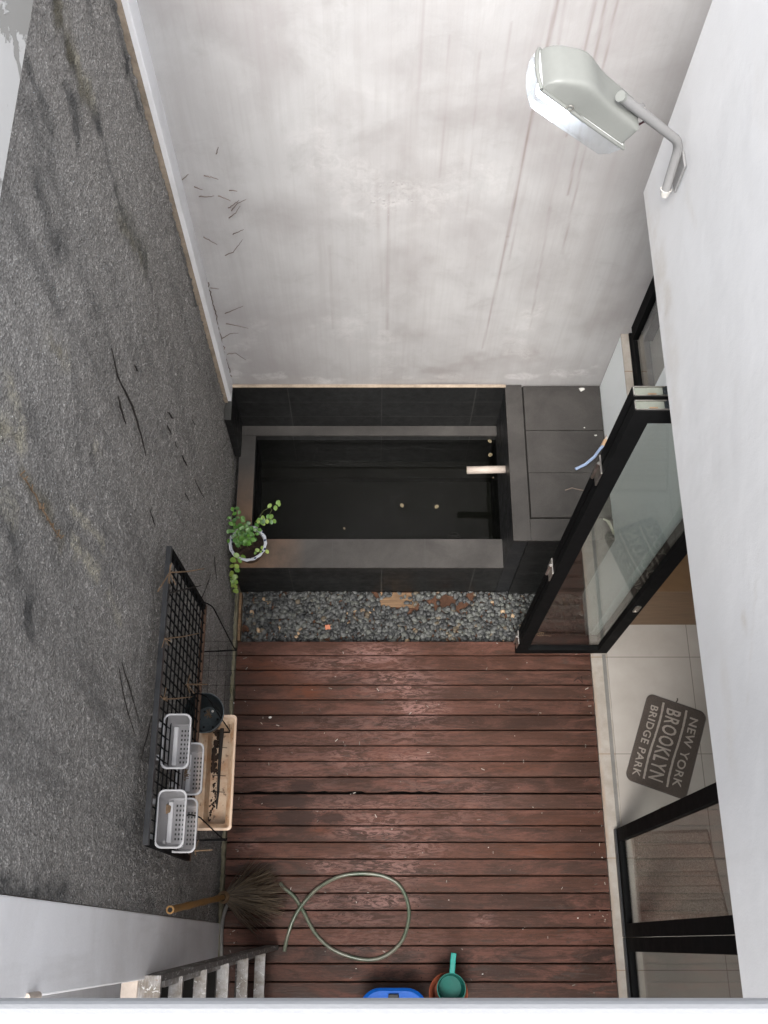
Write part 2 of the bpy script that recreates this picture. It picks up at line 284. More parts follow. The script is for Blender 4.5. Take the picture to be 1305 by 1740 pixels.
# ---------------------------------------------------------------- mesh builder
class MB:
    def __init__(s): s.v = []; s.f = []
    def add(s, V, Fc):
        b = len(s.v); s.v += [tuple(p) for p in V]; s.f += [tuple(i+b for i in f) for f in Fc]; return s
    def box(s, x0, x1, y0, y1, z0, z1):
        return s.add([(x0,y0,z0),(x1,y0,z0),(x1,y1,z0),(x0,y1,z0),(x0,y0,z1),(x1,y0,z1),(x1,y1,z1),(x0,y1,z1)],
                     [(0,3,2,1),(4,5,6,7),(0,1,5,4),(1,2,6,5),(2,3,7,6),(3,0,4,7)])
    def obox(s, c, ax, ay, az, hx, hy, hz):
        c = Vector(c); V = []
        for k in (-1, 1):
            for a, b in ((-1,-1),(1,-1),(1,1),(-1,1)): V.append(c+ax*hx*a+ay*hy*b+az*hz*k)
        return s.add(V, [(0,3,2,1),(4,5,6,7),(0,1,5,4),(1,2,6,5),(2,3,7,6),(3,0,4,7)])
    def tube(s, P, r, n=8, caps=True, rs=None):
        P = [Vector(p) for p in P]; b = len(s.v); m = len(P); up = None
        for i, p in enumerate(P):
            tg = (P[min(i+1, m-1)]-P[max(i-1, 0)]).normalized()
            if up is None:
                up = Vector((0,0,1)) if abs(tg.z) < .9 else Vector((1,0,0))
            u = tg.cross(up).normalized(); w_ = u.cross(tg).normalized(); up = w_
            rr = rs[i] if rs else r
            for k in range(n):
                a = 2*math.pi*k/n; q = p+u*math.cos(a)*rr+w_*math.sin(a)*rr; s.v.append(tuple(q))
        for i in range(m-1):
            for k in range(n):
                a, c = b+i*n+k, b+i*n+(k+1) % n; s.f.append((a, c, c+n, a+n))
        if caps: s.f.append(tuple(b+k for k in range(n))[::-1]); s.f.append(tuple(b+(m-1)*n+k for k in range(n)))
        return s
    def lathe(s, prof, c, n=40, ax=1., ay=1.):
        b = len(s.v); m = len(prof)
        for r, z in prof:
            for k in range(n):
                a = 2*math.pi*k/n; s.v.append((c[0]+r*ax*math.cos(a), c[1]+r*ay*math.sin(a), c[2]+z))
        for i in range(m-1):
            for k in range(n):
                a, d_ = b+i*n+k, b+i*n+(k+1) % n; s.f.append((a, d_, d_+n, a+n))
        return s
    def disc(s, c, r, n=32):
        return s.add([(c[0]+r*math.cos(2*math.pi*k/n), c[1]+r*math.sin(2*math.pi*k/n), c[2]) for k in range(n)], [tuple(range(n))])
    def prism(s, poly, z0, z1):
        n = len(poly); return s.add([(x, y, z0) for x, y in poly]+[(x, y, z1) for x, y in poly],
            [tuple(range(n))[::-1], tuple(range(n, 2*n))]+[(i, (i+1) % n, (i+1) % n+n, i+n) for i in range(n)])
def rrect(x0, x1, y0, y1, r, n=5):
    P = []
    for cx, cy, a0 in ((x1-r, y1-r, 0), (x0+r, y1-r, 90), (x0+r, y0+r, 180), (x1-r, y0+r, 270)):
        for k in range(n+1): a = R(a0+90*k/n); P.append((cx+r*math.cos(a), cy+r*math.sin(a)))
    return P
def rings(mb, L):
    """loft a list of (polygon, z) rings"""
    n = len(L[0][0]); b = len(mb.v)
    for P, z in L: mb.v += [(x, y, z) for x, y in P]
    for i in range(len(L)-1):
        for k in range(n): a, c = b+i*n+k, b+i*n+(k+1) % n; mb.f.append((a, c, c+n, a+n))
    return b, n

def mk(name, mb, mat, parent=None, smooth=False, bevel=0, attrs=None, sub=0, solid=0, seg=2):
    V = np.array(mb.v, dtype=np.float64)
    if parent is None:
        org = np.array([(V[:,0].min()+V[:,0].max())/2, (V[:,1].min()+V[:,1].max())/2, V[:,2].min()])
    else: org = np.array(parent_world(parent))
    me = bpy.data.meshes.new(name); me.from_pydata([tuple(p) for p in (V-org)], [], mb.f)
    me.materials.append(M[mat] if isinstance(mat, str) else mat)
    if smooth: me.polygons.foreach_set('use_smooth', [True]*len(me.polygons))
    if attrs:
        for k, a in attrs.items():
            at = me.attributes.new(k, 'FLOAT', 'POINT'); at.data.foreach_set('value', np.asarray(a, dtype=np.float32))
    me.update()
    o = bpy.data.objects.new(name, me); COL.objects.link(o)
    if parent is None: o.location = org
    else: o.parent = parent
    ow[o.name] = tuple(org)
    if solid: q = o.modifiers.new('solid', 'SOLIDIFY'); q.thickness = solid; q.offset = 0
    if bevel: q = o.modifiers.new('bevel', 'BEVEL'); q.width = bevel; q.segments = seg; q.limit_method = 'ANGLE'; q.angle_limit = R(40)
    if sub: q = o.modifiers.new('sub', 'SUBSURF'); q.levels = sub; q.render_levels = sub
    if smooth and not sub:
        try: me.shade_auto = True
        except Exception: pass
        me.set_sharp_from_angle(angle=R(42))
    return o
ow = {}
def parent_world(p): return ow[p.name]
def tag(o, label, cat, group=None):
    o['label'] = label; o['category'] = cat
    if group: o['group'] = group
    return o
def struct(o, kind='structure', label=None):
    o['kind'] = kind
    if label: o['label'] = label
    return o
def thing(name, label, cat, loc, group=None):
    o = bpy.data.objects.new(name, None); COL.objects.link(o); o.location = loc; o.empty_display_size = .1
    ow[o.name] = tuple(loc); return tag(o, label, cat, group)

def grid(us, vs, fn):
    nu, nv = len(us), len(vs); U, W = np.meshgrid(us, vs)
    P = fn(U.ravel(), W.ravel()); idx = np.arange(nu*nv).reshape(nv, nu)
    Fq = np.stack([idx[:-1,:-1], idx[:-1,1:], idx[1:,1:], idx[1:,:-1]], -1).reshape(-1, 4)
    return P, Fq, U.ravel(), W.ravel()
def mkgrid(name, P, Fq, mat, attrs, parent=None, smooth=True):
    org = np.array([P[:,0].mean(), P[:,1].mean(), P[:,2].min()]) if parent is None else np.array(parent_world(parent))
    me = bpy.data.meshes.new(name); me.vertices.add(len(P)); me.vertices.foreach_set('co', (P-org).astype(np.float32).ravel())
    me.loops.add(Fq.size); me.loops.foreach_set('vertex_index', Fq.astype(np.int32).ravel())
    me.polygons.add(len(Fq)); me.polygons.foreach_set('loop_start', np.arange(0, Fq.size, 4, dtype=np.int32))
    me.polygons.foreach_set('loop_total', np.full(len(Fq), 4, dtype=np.int32))
    me.polygons.foreach_set('use_smooth', np.full(len(Fq), smooth))
    for k, a in attrs.items():
        at = me.attributes.new(k, 'FLOAT', 'POINT'); at.data.foreach_set('value', a.astype(np.float32))
    me.update(calc_edges=True); me.validate(); me.materials.append(M[mat])
    o = bpy.data.objects.new(name, me); COL.objects.link(o)
    if parent is None: o.location = org
    else: o.parent = parent
    ow[o.name] = tuple(org); return o
def vnoise(x, y, s, seed=0):
    """smooth value noise in [0,1]"""
    x = x*s+seed*17.3; y = y*s+seed*5.1; xi = np.floor(x).astype(int); yi = np.floor(y).astype(int); fx = x-xi; fy = y-yi
    fx = fx*fx*(3-2*fx); fy = fy*fy*(3-2*fy)
    def h(a, b):
        n_ = (a*374761393+b*668265263+seed*974634777) & 0x7fffffff; n_ = ((n_ ^ (n_ >> 13))*1274126177) & 0x7fffffff
        return ((n_ ^ (n_ >> 16)) & 0xffff)/65535.
    return (h(xi,yi)*(1-fx)+h(xi+1,yi)*fx)*(1-fy)+(h(xi,yi+1)*(1-fx)+h(xi+1,yi+1)*fx)*fy
def strokes(A, B, segs, wob=.012, soft=1.):
    """distance mask of tapered strokes in plane coordinates (a,b)"""
    bk = np.clip(vnoise(A, B, 26, 8)*.9+vnoise(A, B*.25, 40, 9)*.7-.2, 0, 1); out = np.zeros_like(A); wa = (vnoise(A, B, 14, 3)-.5)*wob*2
    for (a0, b0), (a1, b1), w0, w1, k in segs:
        dx, dy = a1-a0, b1-b0; L2 = dx*dx+dy*dy+1e-9
        t = np.clip(((A-a0)*dx+(B-b0)*dy)/L2, 0, 1); r = np.hypot(A-a0-t*dx, B-b0-t*dy)+wa*min(1, w0*30)
        wd = w0+(w1-w0)*t; q = np.maximum(r, 0)/np.maximum(wd, 1e-4); out = 1-(1-out)*(1-np.clip(k*np.exp(-.9*q*q)*(soft+(1-soft)*bk), 0, 1))
    return out

# ================================================================= SETTING
XL, YF = -.93, 3.275
# --- far wall
us = np.arange(-1.3, 2.3, .009); vs = np.arange(.2, 5.45, .012)
def ffar(U, W):
    dy = (vnoise(U, W, 1.2, 1)-.5)*.018+(vnoise(U, W, 5, 2)-.5)*.004
    return np.stack([U, YF-dy*1., W], 1)
P, Fq, U, W = grid(us, vs, ffar)
def fp(a, b, w0=.006, w1=.004, k=.6): return (PY(*a, YF), PY(*b, YF), w0, w1, k)
lines = [fp((948,0),(905,190),.007,.006,.75), fp((905,190),(862,400),.006,.006,.8), fp((862,400),(820,592),.006,.004,.6),
 fp((962,0),(925,200),.005,.004,.45), fp((1012,0),(962,230),.006,.005,.5), fp((1030,0),(965,330),.006,.005,.5), fp((1050,0),(955,430),.005,.004,.4), fp((895,300),(865,440),.005,.004,.3),
 fp((660,330),(658,560),.006,.01,.35), fp((935,350),(900,560),.006,.004,.3), fp((870,40),(840,250),.004,.003,.25), fp((560,420),(566,560),.008,.005,.2), fp((720,0),(712,150),.004,.003,.2), fp((640,300),(650,520),.012,.005,.18), fp((765,60),(748,300),.004,.003,.2), fp((815,90),(790,400),.004,.003,.2)]
drip = strokes(U, W, lines, .003)*(.45+.8*vnoise(U, W, 9, 5)); drip = np.clip(drip*1.25, 0, 1)
damp_dark = np.clip(1.1-(W-.97)/.55, 0, 1)*.30*(.3+vnoise(U, W, 2.2, 7)) + strokes(U, W, [fp((1000,560),(1090,480),.12,.08,.35), fp((730,630),(900,600),.06,.10,.45), fp((720,200),(690,560),.10,.12,.22), fp((950,200),(930,560),.12,.12,.2)], .1)
damp_dark = np.clip(damp_dark, 0, 1)
bloom = .6*strokes(U, W, [fp((400,636),(560,644),.02,.012,.8), fp((560,644),(780,640),.012,.02,.6), fp((860,640),(1015,632),.025,.035,.9), fp((880,600),(900,540),.07,.09,.55), fp((400,620),(440,560),.03,.05,.4),
   fp((540,250),(640,330),.10,.14,.5), fp((650,350),(820,300),.10,.12,.55), fp((640,540),(660,640),.06,.05,.4), fp((560,540),(590,560),.06,.08,.6), fp((300,250),(330,600),.06,.05,.25)], .1)
far_wall = mkgrid('plaster_wall', P, Fq, 'far', {'drip': drip, 'damp_dark': damp_dark, 'bloom': np.clip(bloom, 0, 1)})
tag(far_wall, 'tall pale plaster wall with thin brown drip lines and blistered paint, rising behind the pond', 'wall')
mk('wall_core', MB().box(-1.3, 2.28, 3.31, 3.5, .2, 5.43), 'far', far_wall)
mb = MB()
for cx, cy, sx, sy, nn in ((655,350,45,22,46), (575,540,40,22,34), (560,260,16,14,8), (680,325,30,20,14)):
    for _ in range(nn):
        x, z = PY(random.gauss(cx, sx*.5), random.gauss(cy, sy*.5), YF); r = random.uniform(.003, .0075)
        yy = YF-(float(vnoise(np.array([x]), np.array([z]), 1.2, 1)[0])-.5)*.018+.001
        n = 8; b = len(mb.v)
        for rr, h in ((1, 0), (.75, .5), (.35, .75)):
            mb.v += [(x+r*rr*math.cos(2*math.pi*k/n), yy-r*h*.22, z+r*1.2*rr*math.sin(2*math.pi*k/n)) for k in range(n)]
        for i in range(2): mb.f += [(b+i*n+k, b+i*n+(k+1)%n, b+(i+1)*n+(k+1)%n, b+(i+1)*n+k) for k in range(n)]
        mb.f.append(tuple(b+2*n+k for k in range(n)))
bl = mk('paint_blister', mb, 'far', far_wall, smooth=True); bl['kind'] = 'stuff'
# --- left rough cast wall
us = np.arange(.115, 3.14, .0085); vs = np.arange(-.1, 4.76, .0085)
def frough(U, W):
    n1 = vnoise(U, W, 50, 11); n2 = vnoise(U+.31, W, 80, 12); h = np.maximum(n1-.45, 0)*.013+np.maximum(n2-.5, 0)*.014+vnoise(U, W, 3, 13)*.006+vnoise(U, W, 22, 14)*.002
    return np.stack([XL-.006+h, U, W], 1)
P, Fq, U, W = grid(us, vs, frough)
def lp(a, b, w0=.03, w1=.02, k=.8): return (PX(*a, XL), PX(*b, XL), w0, w1, k)
damp_dark = strokes(U, W, [lp((90,0),(128,120),.03,.035,.9), lp((128,120),(175,230),.03,.02,.5), lp((150,150),(175,230),.035,.03,.8), lp((175,230),(205,360),.024,.032,.9), lp((205,360),(245,440),.05,.045,.95), lp((245,440),(262,520),.04,.012,.8),
  lp((190,0),(215,110),.035,.03,.85), lp((215,110),(245,210),.025,.012,.8), lp((290,370),(330,500),.012,.03,.6), lp((330,500),(348,560),.03,.01,.6),
  lp((45,110),(90,230),.022,.03,.75), lp((108,140),(132,185),.02,.04,.85), lp((132,185),(130,262),.04,.012,.85), lp((58,280),(92,420),.04,.05,.7), lp((92,420),(112,415),.05,.03,.6), lp((30,400),(95,520),.03,.03,.5), lp((150,0),(158,40),.02,.02,.6),
  lp((40,560),(90,640),.02,.02,.25), lp((130,760),(140,860),.04,.04,.35), lp((10,880),(30,960),.06,.05,.6), lp((45,1045),(52,1080),.03,.02,1.), lp((0,1522),(60,1518),.03,.04,.95), lp((60,1518),(140,1512),.04,.02,.8),
  lp((300,1490),(308,1515),.015,.01,.9), lp((252,1528),(262,1535),.02,.02,.9), lp((255,990),(262,1030),.015,.015,.35), lp((0,830),(60,1000),.08,.08,.28), lp((60,700),(150,760),.06,.06,.2), lp((200,1400),(380,1430),.12,.12,.35), lp((60,200),(190,620),.05,.09,.32), lp((140,330),(240,640),.03,.05,.3), lp((20,640),(120,900),.07,.10,.35), lp((120,620),(180,900),.04,.05,.28), lp((270,560),(330,760),.05,.06,.28), lp((90,950),(170,1200),.08,.08,.25), lp((0,1180),(90,1360),.08,.08,.22), lp((230,1100),(200,1400),.03,.03,.2)], .03, .35)
damp_dark = np.maximum(damp_dark, np.clip(1-(W)/.35, 0, 1)*.55*(.5+vnoise(U, W, 6, 21)))  # darker towards the foot of the wall
damp_dark = np.maximum(damp_dark, np.clip(1-(3.14-U)/.035, 0, 1)*.5*(vnoise(U, W, 5, 22)))  # darker in a thin strip along the pilaster edge
moss = strokes(U, W, [lp((100,20),(150,165),.05,.05,.7), lp((86,585),(100,600),.03,.02,.8), lp((35,800),(80,870),.015,.03,.55), lp((80,870),(105,920),.03,.015,.4), lp((205,380),(240,440),.02,.02,.4), lp((0,720),(30,745),.02,.02,.8), lp((395,760),(396,1000),.03,.03,.5)], .04)
bloom = strokes(U, W, [lp((130,100),(160,165),.03,.03,.5), lp((5,640),(30,670),.03,.02,.6), lp((0,705),(28,745),.03,.03,.8), lp((30,745),(55,775),.02,.012,.6), lp((120,860),(175,925),.012,.014,.75), lp((125,925),(165,975),.018,.025,.85), lp((185,1010),(205,1060),.02,.014,.5), lp((205,360),(250,450),.07,.06,.22), lp((75,575),(110,620),.04,.03,.35), lp((160,750),(172,770),.02,.02,.4), lp((0,840),(25,870),.03,.03,.35), lp((330,400),(345,480),.03,.03,.3)], .05)
rough_wall = mkgrid('rough_cast_wall', P, Fq, 'rough', {'damp_dark': np.clip(damp_dark*1.1, 0, 1), 'moss': np.clip(moss, 0, 1), 'bloom': np.clip(bloom, 0, 1)})
tag(rough_wall, 'grey pebble-dashed boundary wall with dark run-off streaks on the left side of the yard', 'wall')
mk('wall_core', MB().box(-1.12, XL-.012, .115, 3.14, -.1, 4.74), 'tan', rough_wall)
# pilaster where rough wall meets the plaster wall, smooth return nearer the viewer
pil = thing('wall_pilaster', 'narrow smooth pale wall strip in the corner of rough wall and plaster wall', 'wall', (-.95, 3.19, .97))
mk('painted_face', MB().box(-1.1, -.885, 3.148, 3.29, .97, 4.74), 'smooth', pil, bevel=.004)
mk('bare_edge', MB().box(-1.1, -.908, 3.138, 3.1465, .97, 4.74), 'tan', pil)
ret = MB().box(-1.3, -.918, -.135, .112, -.1, 5.28)
tag(mk('smooth_wall', ret, 'smooth', bevel=.006), 'smooth bluish white wall strip below the rough cast wall, beside the step ladder', 'wall')
rec = MB().box(-1.6, -1.32, -3.5, -.14, -.1, 5.28)
tag(mk('recess_wall', rec, 'smooth'), 'shaded smooth wall set back behind the step ladder at lower left', 'wall')
band = MB().box(-1.3, -.885, -.13, 3.24, 4.745, 5.3)
tag(mk('wall_band', band, 'peel', bevel=.006), 'peeling white painted band topping the rough wall at upper left', 'wall')
# --- upstairs box of the house on the right, with the lamp
ux = thing('house', 'white upper storey of the house overhanging the folding doors at right', 'house', (2.6, 0, 3.55))
us = np.concatenate([np.arange(-3.2, -.2, .1), np.arange(-.2, 2.651, .02)]); vs = np.arange(3.555, 5.36, .02)
P, Fq, U, W = grid(us, vs, lambda U, W: np.stack([1.03+(vnoise(U, W, 1.5, 31)-.5)*.006, U, W], 1))
def up(a, b, w0, w1, k): return (PX(*a, 1.03), PX(*b, 1.03), w0, w1, k)
st = strokes(U, W, [up((1098,330),(1130,520),.05,.07,.55), up((1130,520),(1150,700),.06,.04,.35), up((1180,380),(1165,330),.012,.03,.4), up((1250,640),(1252,655),.012,.01,.5), up((1262,1050),(1266,1060),.012,.01,.6), up((1225,1090),(1240,1300),.03,.05,.25), up((1290,900),(1270,1200),.004,.003,.25), up((1285,100),(1300,200),.05,.05,.2)], .05)
mkgrid('wall', P, Fq, 'whitest', {'stain': np.clip(st, 0, 1)}, ux)
mk('wall', MB().box(1.04, 4.6, -3.2, 2.65, 3.555, 5.33), 'white', ux, bevel=.003)
mk('upper_wall', MB().box(1.47, 4.6, 2.652, 3.26, 3.50, 5.33), 'white', ux)
# ground-floor room
mk('room_ceiling', MB().box(1.47, 4.6, -3.2, 3.26, 3.47, 3.498), 'room', ux)
mk('room_wall', MB().box(4.6, 4.75, -3.2, 3.4, 0, 5.33), 'room', ux)
mk('room_wall', MB().box(1.56, 4.6, 3.262, 3.4, 0, 3.5), 'room', ux)
mk('room_wall', MB().box(1.2, 4.75, -3.35, -3.2, 0, 5.33), 'room', ux)
# low wall under the side window
lw_ = thing('low_wall', 'low pale blue-white wall below the side window, beside the raised stone box', 'wall', (1.5, 2.6, -.05))
mk('painted_wall', MB().box(1.442, 1.545, 2.632, 3.268, -.08, 1.555), 'pale', lw_, bevel=.004)
mk('ledge', MB().box(1.440, 1.484, 2.632, 3.268, 1.557, 1.566), 'sill', lw_, attrs={'rust': [.0]*8})
tag(mk('wall_pier', MB().box(1.440, 1.60, 1.89, 2.63, -.08, 3.468), 'pale', bevel=.004), 'full-height pale wall pier seen through the glass of the folded doors', 'wall')
# parapet ledge under the viewer
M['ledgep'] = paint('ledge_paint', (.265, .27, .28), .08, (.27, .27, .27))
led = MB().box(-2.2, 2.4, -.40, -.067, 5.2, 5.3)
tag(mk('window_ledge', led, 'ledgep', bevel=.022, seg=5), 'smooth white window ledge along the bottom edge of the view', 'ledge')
# unseen house wall, set back so light falls between it and the ledge
tag(mk('unseen_rear_wall', MB().box(-1.6, 1.03, -2.7, -2.5, -.1, 4.4), 'smooth'), 'unseen house wall set back from the window ledge so light reaches the deck', 'wall')
# ground sheets
g = struct(mk('ground', MB().box(-60, 60, -60, 60, -.35, -.30), 'soil'))
struct(mk('subfloor', MB().box(-1.33, 1.44, -2.5, 1.84, -.28, -.06), 'under'))
struct(mk('floor', MB().box(1.555, 4.6, -3.2, 3.26, -.2, .012), 'floor'))
ys = np.linspace(-2.5, 1.885, 200); b = MB()
for i in range(len(ys)-1): pass
us = np.array([1.447, 1.455, 1.47, 1.50, 1.553]); P, Fq, U, W = grid(us, ys, lambda U, W: np.stack([U, W, np.full_like(U, .014)], 1))
rustv = np.clip(1-(U-1.447)/.02, 0, 1)*vnoise(W, W*0, 8, 41); sill = mkgrid('threshold', P, Fq, 'sill', {'rust': rustv}); struct(sill)
struct(mk('threshold_base', MB().box(1.447, 1.553, -2.5, 1.885, -.2, .011), 'sill', attrs={'rust': [0]*8}))
# --- deck
def blob(A, B, L):
    o = np.zeros_like(A)
    for px, py, rx, ry, k in L:
        x, y = G(px, py); o = np.maximum(o, k*np.clip(1.4-np.hypot((A-x)/(rx*.0038), (B-y)/(ry*.0038)), 0, 1))
    return o
def deck_attr(mb):
    V = np.array(mb.v); A, B = V[:, 0], V[:, 1]; nz = vnoise(A, B, 7, 71)*.5+.6
    worn = blob(A, B, [(640,1110,60,20,.9), (560,1130,90,25,.6), (680,1160,70,30,.75), (710,1205,50,18,.9), (640,1240,120,30,.35), (600,1290,60,20,.5), (700,1290,60,15,.6), (600,1380,120,25,.55), (630,1410,80,14,.95), (700,1440,60,20,.6), (650,1475,90,25,.75), (560,1470,30,14,.8), (600,1510,80,14,.6), (640,1530,70,15,.8), (540,1535,40,15,.75), (600,1560,100,14,.45), (420,1437,20,8,.8), (820,1565,22,14,.6), (500,1300,80,60,.3), (760,1350,120,80,.25), (640,1600,120,30,.25)])*nz
    wet = blob(A, B, [(512,1335,26,10,1.1), (480,1360,50,12,1.1), (500,1390,34,16,1.15), (562,1390,24,10,1.0), (880,1205,40,7,.6), (470,1235,26,10,.35), (545,1255,20,10,.3), (700,1155,20,6,.5), (440,1275,60,6,.3)])
    orange = blob(A, B, [(430,1130,60,14,.8), (520,1175,40,14,.9), (470,1145,50,20,.7), (545,1410,22,6,.9), (920,1448,60,8,.6), (860,1305,90,9,.5), (650,1290,10,5,.5), (450,1205,30,8,.5), (960,1400,60,10,.3)])
    return {'wet': np.clip(wet*1.25, 0, 1), 'worn': np.clip(worn*1.35, 0, 1), 'orange': orange}
mb = MB(); pitch = .0988; wet = []
for k in range(44):
    y1 = 1.862-k*pitch; y0 = y1-pitch+.0045+random.uniform(0, .002)
    if k == 10: y1 -= .004
    x0 = -.902+random.uniform(-.003, .003); x1 = 1.444 if y1 < 1.80 else 1.445
    z1 = random.uniform(-.0015, .0015); nx = 90; b0 = len(mb.v)
    for i in range(nx+1):
        x = x0+(x1-x0)*i/nx; e0 = random.uniform(0, .0012); e1 = random.uniform(0, .0012)
        if k == 9 and (-.78 < x < -.05 or .1 < x < .42): e0 += random.uniform(.003, .012)
        if k == 8 and -.35 < x < 0: e0 += random.uniform(0, .004)
        for yy, zz in ((y0+e0, -.024), (y0+e0, -.003), (y0+e0+.003, 0), (y0+.03, .0006), (y1-.03, .0006), (y1-.003-e1, 0), (y1-e1, -.003), (y1-e1, -.024)):
            mb.v.append((x, yy, zz+z1)); wet.append(0)
    for i in range(nx):
        for j in range(7): a = b0+i*8+j; mb.f.append((a, a+8, a+9, a+1))
    mb.f.append(tuple(b0+j for j in range(8))[::-1]); mb.f.append(tuple(b0+nx*8+j for j in range(8)))
struct(mk('deck', mb, 'deck', smooth=True, attrs=deck_attr(mb)))
mb = MB()
for k in range(21):
    for xx in (-.82, .28, 1.35):
        for dy in (.022, .074):
            mb.disc((xx+random.uniform(-.01, .01), 1.862-k*pitch-dy, .0026), .0032, 8)
struct(mk('deck_screws', mb, 'under'))
# kerb between rough wall and deck
us = np.array([XL-.02, XL+.008, -.912, -.908, -.905]); ys = np.arange(-.13, 2.24, .012)
def fk(U, W):
    t_ = np.where(U > -.9051, -.1, np.where(U > -.909, .022, .03)); return np.stack([U+(vnoise(W, U*0, 25, 51)-.5)*.008, W, t_+(vnoise(W, U*3, 30, 52)-.5)*.012], 1)
P, Fq, U, W = grid(us, ys, fk); struct(mkgrid('kerb', P, Fq, 'kerb', {}))
struct(mk('side_board', MB().box(-.903, -.885, 1.866, 2.20, -.1, .02), 'ply', bevel=.003))

# ================================================================= POND AND BOX
pond = thing('pond', 'rectangular dark stone pond with grey coping, filled with dark still water', 'pond', (0, 2.8, -.1))
ZC, ZB = .43, .97
mk('front_wall', MB().box(-.903, .842, 2.234, 2.43, -.1, ZC-.018), 'tile_v', pond)
mk('side_wall', MB().box(-.903, -.79, 2.431, 3.18, -.1, ZC-.018), 'tile_side', pond)
mk('back_wall', MB().box(-.903, .842, 3.182, 3.265, -.1, ZC-.018), 'tile_v', pond)
def strip(name, mat, x0, x1, y0, y1, along, rustf):
    n = 120; mb = MB(); A = []
    us = np.linspace(x0, x1, n if along == 'x' else 6); ys = np.linspace(y0, y1, 6 if along == 'x' else n)
    P, Fq, U, W = grid(us, ys, lambda U, W: np.stack([U, W, np.full_like(U, ZC)], 1))
    mkgrid(name, P, Fq, mat, {'rust': rustf(U, W)}, pond)
    mk(name, MB().box(x0, x1, y0, y1, ZC-.017, ZC-.0005), mat, pond, attrs={'rust': [0]*8})
strip('coping', 'coping', -.895, .842, 2.232, 2.428, 'x', lambda U, W: np.clip(1-(U+.78)/.35, 0, 1)*.9)
strip('coping', 'cop_side', -.895, -.79, 2.431, 3.178, 'y', lambda U, W: np.clip(1.1-(W-2.43)/.5, 0, 1)*.8)
strip('coping', 'coping', -.895, .842, 3.181, 3.2655, 'x', lambda U, W: U*0)
mk('basin', MB().box(-.79, .842, 2.43, 3.182, -.14, -.05), 'basin', pond)
mk('basin_step', MB().box(-.789, .841, 3.05, 3.18, -.049, .02), 'basin', pond)
mk('back_tile', MB().box(-.887, .842, 3.252, 3.266, ZC+.001, ZB-.006), 'tile_v', pond)
mk('side_tile', MB().box(-.925, -.884, 3.02, 3.251, ZC+.001, ZB-.002), 'tile_v', pond, bevel=.002)
mk('tile_trim', MB().box(-.887, .842, 3.248, 3.268, ZB-.005, ZB+.003), 'tan', pond)
mk('drain_grate', MB().lathe([(.045, 0), (.045, .004), (.04, .004), (.04, 0)], (.57, 2.62, -.048)).box(.535, .605, 2.60, 2.606, -.049, -.044).box(.535, .605, 2.618, 2.624, -.049, -.044).box(.535, .605, 2.636, 2.642, -.049, -.044), 'lid', pond)
us = np.linspace(-.789, .8415, 40); ys = np.linspace(2.4305, 3.1815, 20)
P, Fq, U, W = grid(us, ys, lambda U, W: np.stack([U, W, np.full_like(U, .362)], 1)); struct(mkgrid('water', P, Fq, 'water', {}))
bx_ = thing('stone_box', 'raised grey stone box with a recessed slab lid, right of the pond', 'planter box', (1.14, 2.7, -.1))
mk('side_wall', MB().box(.843, .93, 2.23, 3.266, -.1, ZB-.018), 'tile_side', bx_)
mk('front_wall', MB().box(.931, 1.441, 2.214, 2.34, -.1, ZB-.018), 'tile_v', bx_)
mk('rim', MB().box(.838, .943, 2.212, 3.266, ZB-.017, ZB), 'lid', bx_, bevel=.0015)
mk('rim', MB().box(.944, 1.441, 2.212, 2.352, ZB-.017, ZB), 'lid', bx_, bevel=.0015)
mk('inner_fill', MB().box(.93, 1.441, 2.34, 3.266, -.1, ZB-.03), 'under', bx_)
for y0, y1, dz in ((2.362, 2.655, -.001), (2.659, 2.945, -.005), (2.949, 3.262, -.005)):
    mk('lid_slab', MB().box(.953, 1.438, y0, y1, ZB-.028, ZB+dz), 'lid', bx_, bevel=.0015)
o = thing('pipe_spout', 'short off-white plastic pipe sticking out of the stone box over the water', 'pipe', (.84, 2.78, .74))
mb = MB().tube([(.60, 2.78, .735), (.8425, 2.78, .75)], .0225, 20, caps=False)
mk('pipe', mb, 'pvc', o, smooth=True, solid=.004)
mk('waterline_slime', MB().tube([(.598, 2.78, .735), (.606, 2.78, .7355)], .0185, 20, caps=False), 'kerb', o, smooth=True, solid=.003)

